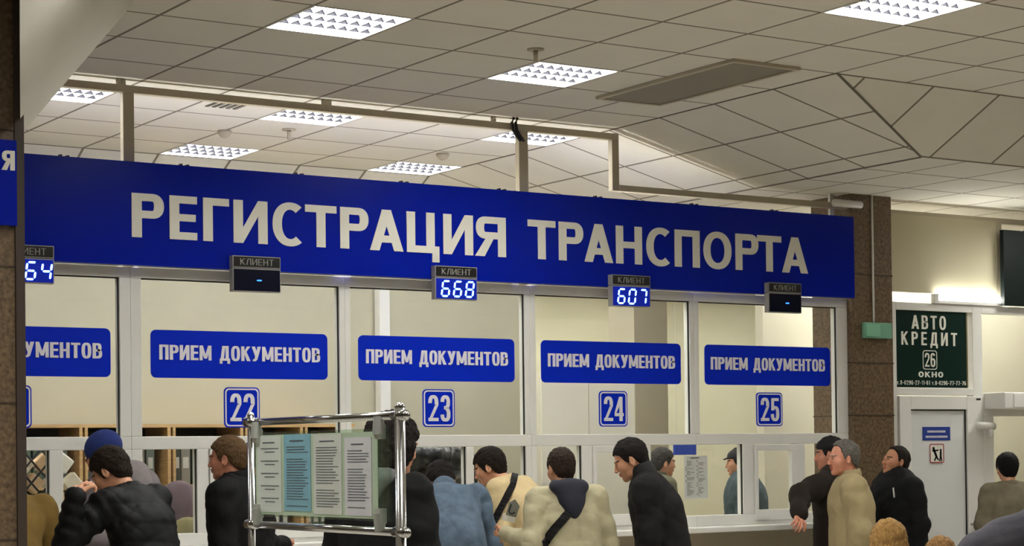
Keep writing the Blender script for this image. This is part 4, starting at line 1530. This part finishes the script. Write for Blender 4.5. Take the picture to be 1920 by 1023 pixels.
    for s in (-1, 1):
        s0, el, wr = A[s]
        j.cone(neck + fw((s * .035, -.008, -.045), C), s0 + fw((0, 0, .0), C), .062 * bk, .072 * bk, .05)
        j.cone(s0, el, .078 * bk, .063 * bk, .016, wr=(qa[0], qa[1], seed + 3 + s))
        j.cone(el, wr - nrm(wr - el) * .012, .064 * bk, .047 * bk, .018, wr=(qa[0] * .8, qa[1] * 1.2, seed + 6 + s))
    jm = mat('cloth_%d_%d_%d_%d' % (*jacket, int(jrough * 10)), jacket, jrough, var=jvar, scale=14, bump=.25, bscale=220, sheen=jsheen, spec=.2 if jrough < .6 else .18)
    V, F = j.mesh(.0095)
    N = normals(V, F)
    V = V + N * (waves(V * np.array([1, 1, 1.6]), fold * .25, 26, seed) + creases(V * np.array([1, 1, 1.25]), fold * .7, 27, seed + 40))[:, None]
    jo = solid('jacket', V * sc, F, [jm], body)
    cm = mat('cloth_%d_%d_%d_%d' % (*(collar_col or jacket), int(jrough * 10)), collar_col or jacket, jrough, var=jvar, scale=14, bump=.25, bscale=220)
    if collar:
        g = Form()
        nb = neck + fw((0, -.005, -.045), C)
        nd = nrm(Hp(0, -.03, -.075) - neck)
        hh = {'stand': .085, 'low': .05, 'high': .115}[collar]
        g.cone(nb, nb + nd * hh, .085, .079, .01, wr=(.002, 50, seed))
        g.cone(nb + nd * (hh - .035), nb + nd * (hh + .12), .062, .066, .008, op='s')
        V, F = g.mesh(.007)
        solid('collar', V * sc, F, [cm], jo)
    if hood:
        g = Form()
        fr_, ht = hood[1] if len(hood) > 1 else (1, 1)
        nb = neck + fw((0, -.02, -.02), C)
        bx = lambda x, y, z: nb + fw((x, y, z), C)
        for p, q, r in ((bx(-.092, .05, .03), bx(-.088, -.05, .035), .030), (bx(.092, .05, .03), bx(.088, -.05, .035), .030)):
            g.cone(p, q, r, r, .04, wr=(.003, 40, seed))
        Rb = np.array([[1, 0, 0], [0, math.cos(C), math.sin(C)], [0, -math.sin(C), math.cos(C)]])
        g.ell(bx(0, -.082, .012), (.118, .055, .055), Rb, .04)
        g.ell(bx(0, -.098, -.05 * ht), (.088, .048, .075 * ht), Rb, .05)
        g.ell(bx(0, -.104, -.11 * ht), (.045, .036, .06 * ht), Rb, .05)
        g.ell(bx(0, .0, .09), (.064, .075, .10), Rb, .02, 's')
        V, F = g.mesh(.009)
        hm = mat('hood_%d_%d_%d' % hood[0], hood[0], .85, var=.1, scale=20, bump=.25, bscale=200)
        solid('hood', V * sc, F, [hm], jo)
    # ---- trousers and shoes
    g = Form()
    g.cone(pel + np.array([0, 0, .02]), pel + np.array([0, 0, -.06]), .150 * wide, .150 * wide, .04, depth=(0, 1, 0), dk=.72)
    so_ = Form()
    for s in (-1, 1):
        kn = np.array([s * .10, pel[1] * .35 + .02, .50])
        an = np.array([s * .11, -.02, .09])
        g.cone(pel + np.array([s * .08, 0, -.05]), kn, .098, .074, .05, wr=(.004, 30, seed))
        g.cone(kn, an + np.array([0, 0, .0]), .072, .058, .03, wr=(.005, 42, seed + 2))
        so_.cone(an + np.array([0, -.035, -.045]), an + np.array([s * .02, .15, -.055]), .044, .036, .02)
    V, F = g.mesh(.016)
    solid('trousers', V * sc, F, [mat('cloth_%d_%d_%d_8' % trousers, trousers, .8, var=.1, scale=14, bump=.25, bscale=220)], body)
    V, F = so_.mesh(.011)
    V[:, 2] = np.maximum(V[:, 2], 0.0)
    solid('shoes', V * sc, F, [mat('shoe_black', (26, 24, 24), .4)], body)
    return body, jo, dict(H=H * sc, R=Rh, sc=sc, A=A, root=root, a=a)


def ribbon_on(obj, name, pts, width, m, parent, off=.006, th=.004):   # a strap that lies on the cloth, traced from the picture
    deps = [(o, BVHTree.FromPolygons([v.co for v in o.data.vertices], [p.vertices for p in o.data.polygons])) for o in (obj if isinstance(obj, list) else [obj])]
    body = parent
    while body.parent:
        body = body.parent
    Mw = Matrix.Translation(body.location) @ Matrix.Rotation(body.rotation_euler[2], 4, 'Z')
    Mi = Mw.inverted()
    org = Mi @ Vector((0, 0, EYE))
    hits = []
    n = 26
    for i in range(n + 1):
        u = i / n * (len(pts) - 1)
        k = min(int(u), len(pts) - 2)
        f = u - k
        x = pts[k][0] * (1 - f) + pts[k + 1][0] * f
        y = pts[k][1] * (1 - f) + pts[k + 1][1] * f
        d = (Mi @ at(x, y, 10.0)) - org
        d.normalize()
        best = None
        for o, t in deps:
            r = t.ray_cast(org, d)
            if r[0] is not None and (best is None or r[3] < best[1]):
                best = (r[0], r[3], r[1])
        if best:
            hits.append((best[0], best[2]))
    if len(hits) < 3:
        return None
    P = [h[0] for h in hits]
    for _ in range(3):
        P = [P[0]] + [(P[i - 1] + P[i] * 2 + P[i + 1]) / 4 for i in range(1, len(P) - 1)] + [P[-1]]
    mb = MB()
    for i, p in enumerate(P):
        t = (P[min(i + 1, len(P) - 1)] - P[max(i - 1, 0)]).normalized()
        nn = hits[i][1]
        s = t.cross(nn).normalized()
        c = p + nn * off
        mb.v += [tuple(c - s * width / 2), tuple(c + s * width / 2), tuple(c + s * width / 2 - nn * (th + off)), tuple(c - s * width / 2 - nn * (th + off))]
        if i:
            o0, o1 = (i - 1) * 4, i * 4
            for k in range(4):
                k2 = (k + 1) % 4
                mb.f.append((o0 + k, o0 + k2, o1 + k2, o1 + k))
    mb.f.append((3, 2, 1, 0))
    e = (len(P) - 1) * 4
    mb.f.append((e, e + 1, e + 2, e + 3))
    me = bpy.data.meshes.new(name)
    me.from_pydata(mb.v, [], mb.f)
    me.materials.append(m)
    o = bpy.data.objects.new(name, me)
    COL.objects.link(o)
    o.parent = parent
    return o


BLK = (24, 24, 27)
# 1 olive back at the far left, bent behind the pillar
person('person in an olive-khaki jacket bending over the counter, half hidden by the left pillar', 16, 914, 10.75, 12, lean=40, curve=22, head=(0, 40, 0), jacket=(116, 92, 46), bulk=1.05, arms={'l': 'down', 'r': 'down'}, hair_col=(60, 46, 34), seed=1, fold=.004)
# 2 blue beanie
person('person in a blue knit beanie and grey hooded jacket facing the left window', 194, 853, 10.6, 62, lean=12, curve=18, head=(8, 28, 0), hair=None, hat=('beanie', (28, 46, 112)), jacket=(120, 112, 116), hood=((124, 116, 118), (1, 1)), collar=None, bulk=1.12, arms={'l': 'front', 'r': 'front'}, skin='tan', seed=2, fold=.007)
# 3 dark padded jacket, hand at the ear
person('young man in a black padded jacket holding his hand to his ear, head bowed', 207, 882, 9.6, 60, lean=10, curve=22, head=(12, 32, 0), hair='full', hair_col=(44, 32, 24), hair_t=.014, jacket=(11, 12, 15), quilt=1, bulk=1.12, jrough=.58, collar='low', arms={'l': ((112, 1030, 9.42), (140, 930, 9.34), (215, 868, 9.40)), 'r': 'front'}, skin='fair', seed=3, hands_fine=True, hcurl=(.9, .5), palms=((.9, -.1, .1), None), fold=.008)
# 4 black coat, light brown hair
person('man with short light brown hair in a black overcoat facing left', 427, 858, 10.0, 74, lean=3, curve=8, head=(4, 4, 0), hair='short', hair_col=(112, 84, 56), jacket=(11, 11, 12), length=.55, bulk=1.2, collar='stand', arms={'l': 'down', 'r': 'down'}, skin='pink', seed=4, wide=1.12)
# 5 grey hair behind the stand
person('grey-haired man in a dark coat facing right behind the chrome stand', 482, 866, 10.6, -58, lean=2, curve=8, head=(0, 4, 0), hair='short', hair_col=(104, 102, 98), jacket=(16, 16, 18), collar='stand', bulk=1.05, arms={'l': 'down', 'r': 'front'}, skin='pink', seed=5)
# 6 dark hair, near, behind the glass panel
person('woman with gathered dark hair and a grey jacket collar standing behind the glass panel', 737, 834, 7.4, -38, lean=3, curve=8, head=(-14, 8, 0), hair='long', hair_col=(32, 23, 22), hair_t=.030, hair_n=.006, jacket=(17, 17, 18), hood=((104, 102, 104), (1, 1)), collar='low', collar_col=(96, 94, 96), bulk=1.12, arms={'l': 'front', 'r': 'front'}, skin='fair', seed=6)
# 7 denim jacket bent forward
p7, j7, _ = person('person in a faded blue denim jacket bent far forward at window 23', 826, 903, 10.72, 8, lean=46, curve=26, head=(8, 46, 0), hair='short', hair_col=(34, 27, 24), jacket=(84, 99, 116), bulk=1.0, arms={'l': ((820, 990, 10.4), (838, 1020, 10.7)), 'r': 'front'}, skin='fair', seed=7, fold=.007, jvar=.22, length=.86)
# 9 cream jacket
p9, j9, _ = person('man with dark hair in a cream jacket with a black shoulder strap', 918, 874, 10.85, 66, lean=24, curve=24, head=(8, 22, 0), hair='full', hair_col=(40, 30, 25), hair_t=.014, jacket=(206, 184, 142), bulk=1.2, collar='low', arms={'l': 'down', 'r': 'down'}, skin='fair', seed=9, fold=.006, jvar=.06)
# 10 beige jacket with navy hood
p10, j10, _ = person('man seen from behind in a pale beige jacket with navy hood and black strap', 1052, 876, 9.5, 14, lean=8, curve=12, head=(10, 14, 0), hair='full', hair_col=(58, 44, 34), hair_t=.009, jacket=(172, 164, 136), hood=((22, 24, 40), (1, 1.2)), collar=None, bulk=1.1, arms={'l': ((988, 1100, 9.3), (955, 1002, 9.6)), 'r': 'front'}, skin='fair', seed=10, fold=.0055, jvar=.08)
# 11 black overcoat, looking down
person('man with short dark hair in a charcoal overcoat facing left and looking down', 1182, 860, 9.45, 80, lean=8, curve=16, head=(4, 24, 0), hair='short', hair_col=(30, 24, 22), hair_t=.012, jacket=(24, 22, 23), length=.5, bulk=1.16, collar='high', collar_col=(18, 18, 20), arms={'l': 'down', 'r': 'down'}, skin='fair', seed=11, wide=1.08)
# 13 dark cap
person('man in a black cap and dark brown jacket with his hand before his waist', 1556, 850, 10.5, 64, lean=2, curve=6, head=(6, 4, 0), hair='short', hair_col=(40, 34, 30), hat=('soft', (18, 18, 21)), jacket=(38, 31, 27), bulk=1.3, collar='stand', arms={'l': ((1440, 952, 10.35), (1496, 990, 10.1)), 'r': 'down'}, skin='pink', seed=13, hands_fine=True, hcurl=(.8, .5), palms=((.3, .6, -.5), None), wide=1.1)
# 14 beige jacket, grey hair
person('grey-haired man in a light beige jacket standing in profile facing left', 1582, 858, 9.7, 88, lean=1, curve=6, head=(10, 2, 0), hair='receding', hair_col=(120, 114, 108), hair_t=.012, jacket=(156, 140, 106), bulk=1.24, collar='stand', arms={'l': 'down', 'r': 'down'}, skin='pink', seed=14, fold=.006, jvar=.06)
# 15 black jacket looking up
p15, j15, _ = person('man in a black zipped jacket by the pillar with his face raised', 1680, 864, 10.6, 108, lean=0, curve=2, head=(0, -12, 0), hair='receding', hair_col=(42, 34, 28), hair_t=.009, jacket=(13, 13, 15), bulk=1.28, collar='stand', arms={'l': 'down', 'r': 'down'}, skin='tan', seed=15, wide=1.28)
# 16 far right back of head
person('person with black hair and grey-olive jacket seen from behind at the right window', 1888, 876, 10.5, 8, lean=4, curve=8, head=(0, 4, 0), hair='full', hair_col=(20, 19, 23), hair_t=.018, jacket=(112, 104, 86), bulk=1.1, collar='low', arms={'l': 'front', 'r': 'front'}, seed=16)
# 17 near grey sleeve
person('person in a dark grey coat close by, cut off at the lower right corner', 2052, 850, 4.0, 30, lean=8, curve=14, head=(0, 10, 0), jacket=(78, 76, 84), bulk=1.25, collar='stand', arms={'l': ((1800, 1060, 4.05), (1720, 1200, 4.3)), 'r': 'front'}, seed=17, fold=.007, hair_col=(60, 50, 44), wide=1.1)
# 18, 19 fair heads at the bottom edge
person('short woman with blond hair, only the top of her head showing', 1666, 1018, 5.75, 10, lean=0, curve=8, head=(0, 12, 0), hair='long', hair_col=(186, 140, 80), hair_t=.014, hair_n=.004, jacket=(90, 84, 80), seed=18, arms={'l': 'front', 'r': 'front'})
person('child with fair reddish hair, just the crown showing right of the blond woman', 1764, 1048, 5.9, -20, lean=0, curve=4, head=(0, 14, 0), hair='long', hair_col=(176, 130, 78), hair_t=.02, hair_n=.006, jacket=(70, 70, 84), seed=19)
# figures built behind the glass as stand-ins for reflections
person('person in a dark cap and blue-grey jacket standing in for a reflection behind the glass', 1385, 866, 12.4, 78, lean=2, curve=6, head=(0, 4, 0), hair='short', hair_col=(60, 56, 54), hat=('cap', (46, 46, 50)), jacket=(76, 88, 92), bulk=1.3, wide=1.15, arms={'l': 'down', 'r': 'front'}, skin='fair', seed=20)
person('grey-haired person in an olive jumper standing in for a reflection left of the posted notice', 1243, 866, 12.5, -70, lean=2, curve=8, head=(0, 4, 0), hair='full', hair_col=(88, 84, 80), jacket=(112, 110, 92), bulk=1.2, arms={'l': 'front', 'r': 'down'}, skin='fair', seed=21)

M_STRAP = mat('strap_black', (18, 16, 18), .6, spec=.2)
ribbon_on(j9, 'bag_strap', [(966, 887), (962, 905), (945, 940), (925, 980), (915, 1015)], .045, M_STRAP, j9, off=.012)
ribbon_on(j10, 'bag_strap', [(1066, 962), (1045, 985), (1018, 1021)], .05, M_STRAP, j10, off=.012)

ribbon_on(j15, 'zip', [(1675, 914), (1676, 923), (1677, 932)], .010, mat('zip_metal', (190, 188, 180), .4), j15, off=.004)

# heap of leather jackets on the office desk behind window 23
hp_ = empty('jacket_heap', (at(822, 870, 11.62).x, 11.62, 1.05), 'heap of black leather jackets on the office desk behind window 23', 'clothes')
g = Form()
cx_ = 0.0
rs = np.random.RandomState(4)
for k in range(16):
    z_ = .112 + .58 * (k // 4) / 4 + rs.uniform(-.02, .02)
    x_ = rs.uniform(-.2, .2)
    g.cone((x_ - .12, rs.uniform(-.08, .08), z_), (x_ + .12, rs.uniform(-.08, .08), z_ + rs.uniform(-.03, .05)), .085, .07, .03, wr=(.012, 60, k))
V, F = g.mesh(.011)
M_LEATH = mat('black_leather', (20, 21, 21), .32, bump=.4, bscale=60)
hb = solid('leather_jackets', V, F, [M_LEATH], hp_)
M_TRIM = mat('pale_trim', (176, 166, 156), .6)
for k in range(4):
    MB().tube([(hp_.location.x - .05 + .06 * k, 11.60, 1.50 + .035 * k), (hp_.location.x + .08 + .05 * k, 11.585, 1.55 + .03 * k), (hp_.location.x + .24, 11.60, 1.50 + .045 * k)], .006, 6).build('piping', M_TRIM, hp_, smooth=True)
mbag = empty('maroon_bag', (at(862, 848, 11.86).x, 11.86, 1.05), 'maroon folded bag behind the heap of black jackets in window 23', 'bag')
mx0 = mbag.location.x
MB().prism([(mx0 - .16, 1.05), (mx0 + .14, 1.05), (mx0 + .12, 1.60), (mx0, 1.70), (mx0 - .13, 1.58)], 11.815, 11.89).build('body', mat('maroon', (122, 62, 54), .7, var=.15), mbag, bevel=.02)
MB().tube([(mx0 - .13, 11.811, 1.59), (mx0, 11.811, 1.705), (mx0 + .12, 11.811, 1.61)], .007, 6).build('trim', M_TRIM, mbag, smooth=True)
# papers in the hand of the beige-jacket man
c_ = at(962, 952, 9.62)
dc = empty('document_folder', (c_.x, c_.y, c_.z), 'grey folder with a white sheet held between the cream and beige jackets', 'folder')
Mr = Matrix.Translation(c_) @ Matrix.Rotation(-.55, 4, 'Z') @ Matrix.Rotation(.25, 4, 'Y') @ Matrix.Rotation(.2, 4, 'X')
MB().extr([Mr @ Vector(q) for q in ((-.035, -.003, -.05), (.03, -.003, -.05), (.036, -.003, .02), (.0, -.003, .055), (-.03, -.003, .03))], Mr.to_3x3() @ Vector((0, .006, 0))).build('cover', mat('folder_grey', (128, 128, 120), .5), dc)
MB().tube([Mr @ Vector(q) for q in ((-.016, -.004, .022), (-.020, -.004, -.022), (-.012, -.004, -.034), (.006, -.004, -.032), (.016, -.004, -.02))], .004, 6).build('mark', M_BLACK, dc)
MB().box(-.05, .03, -.002, .006, -.085, -.045, Mr).build('sheet', M_LET, dc)
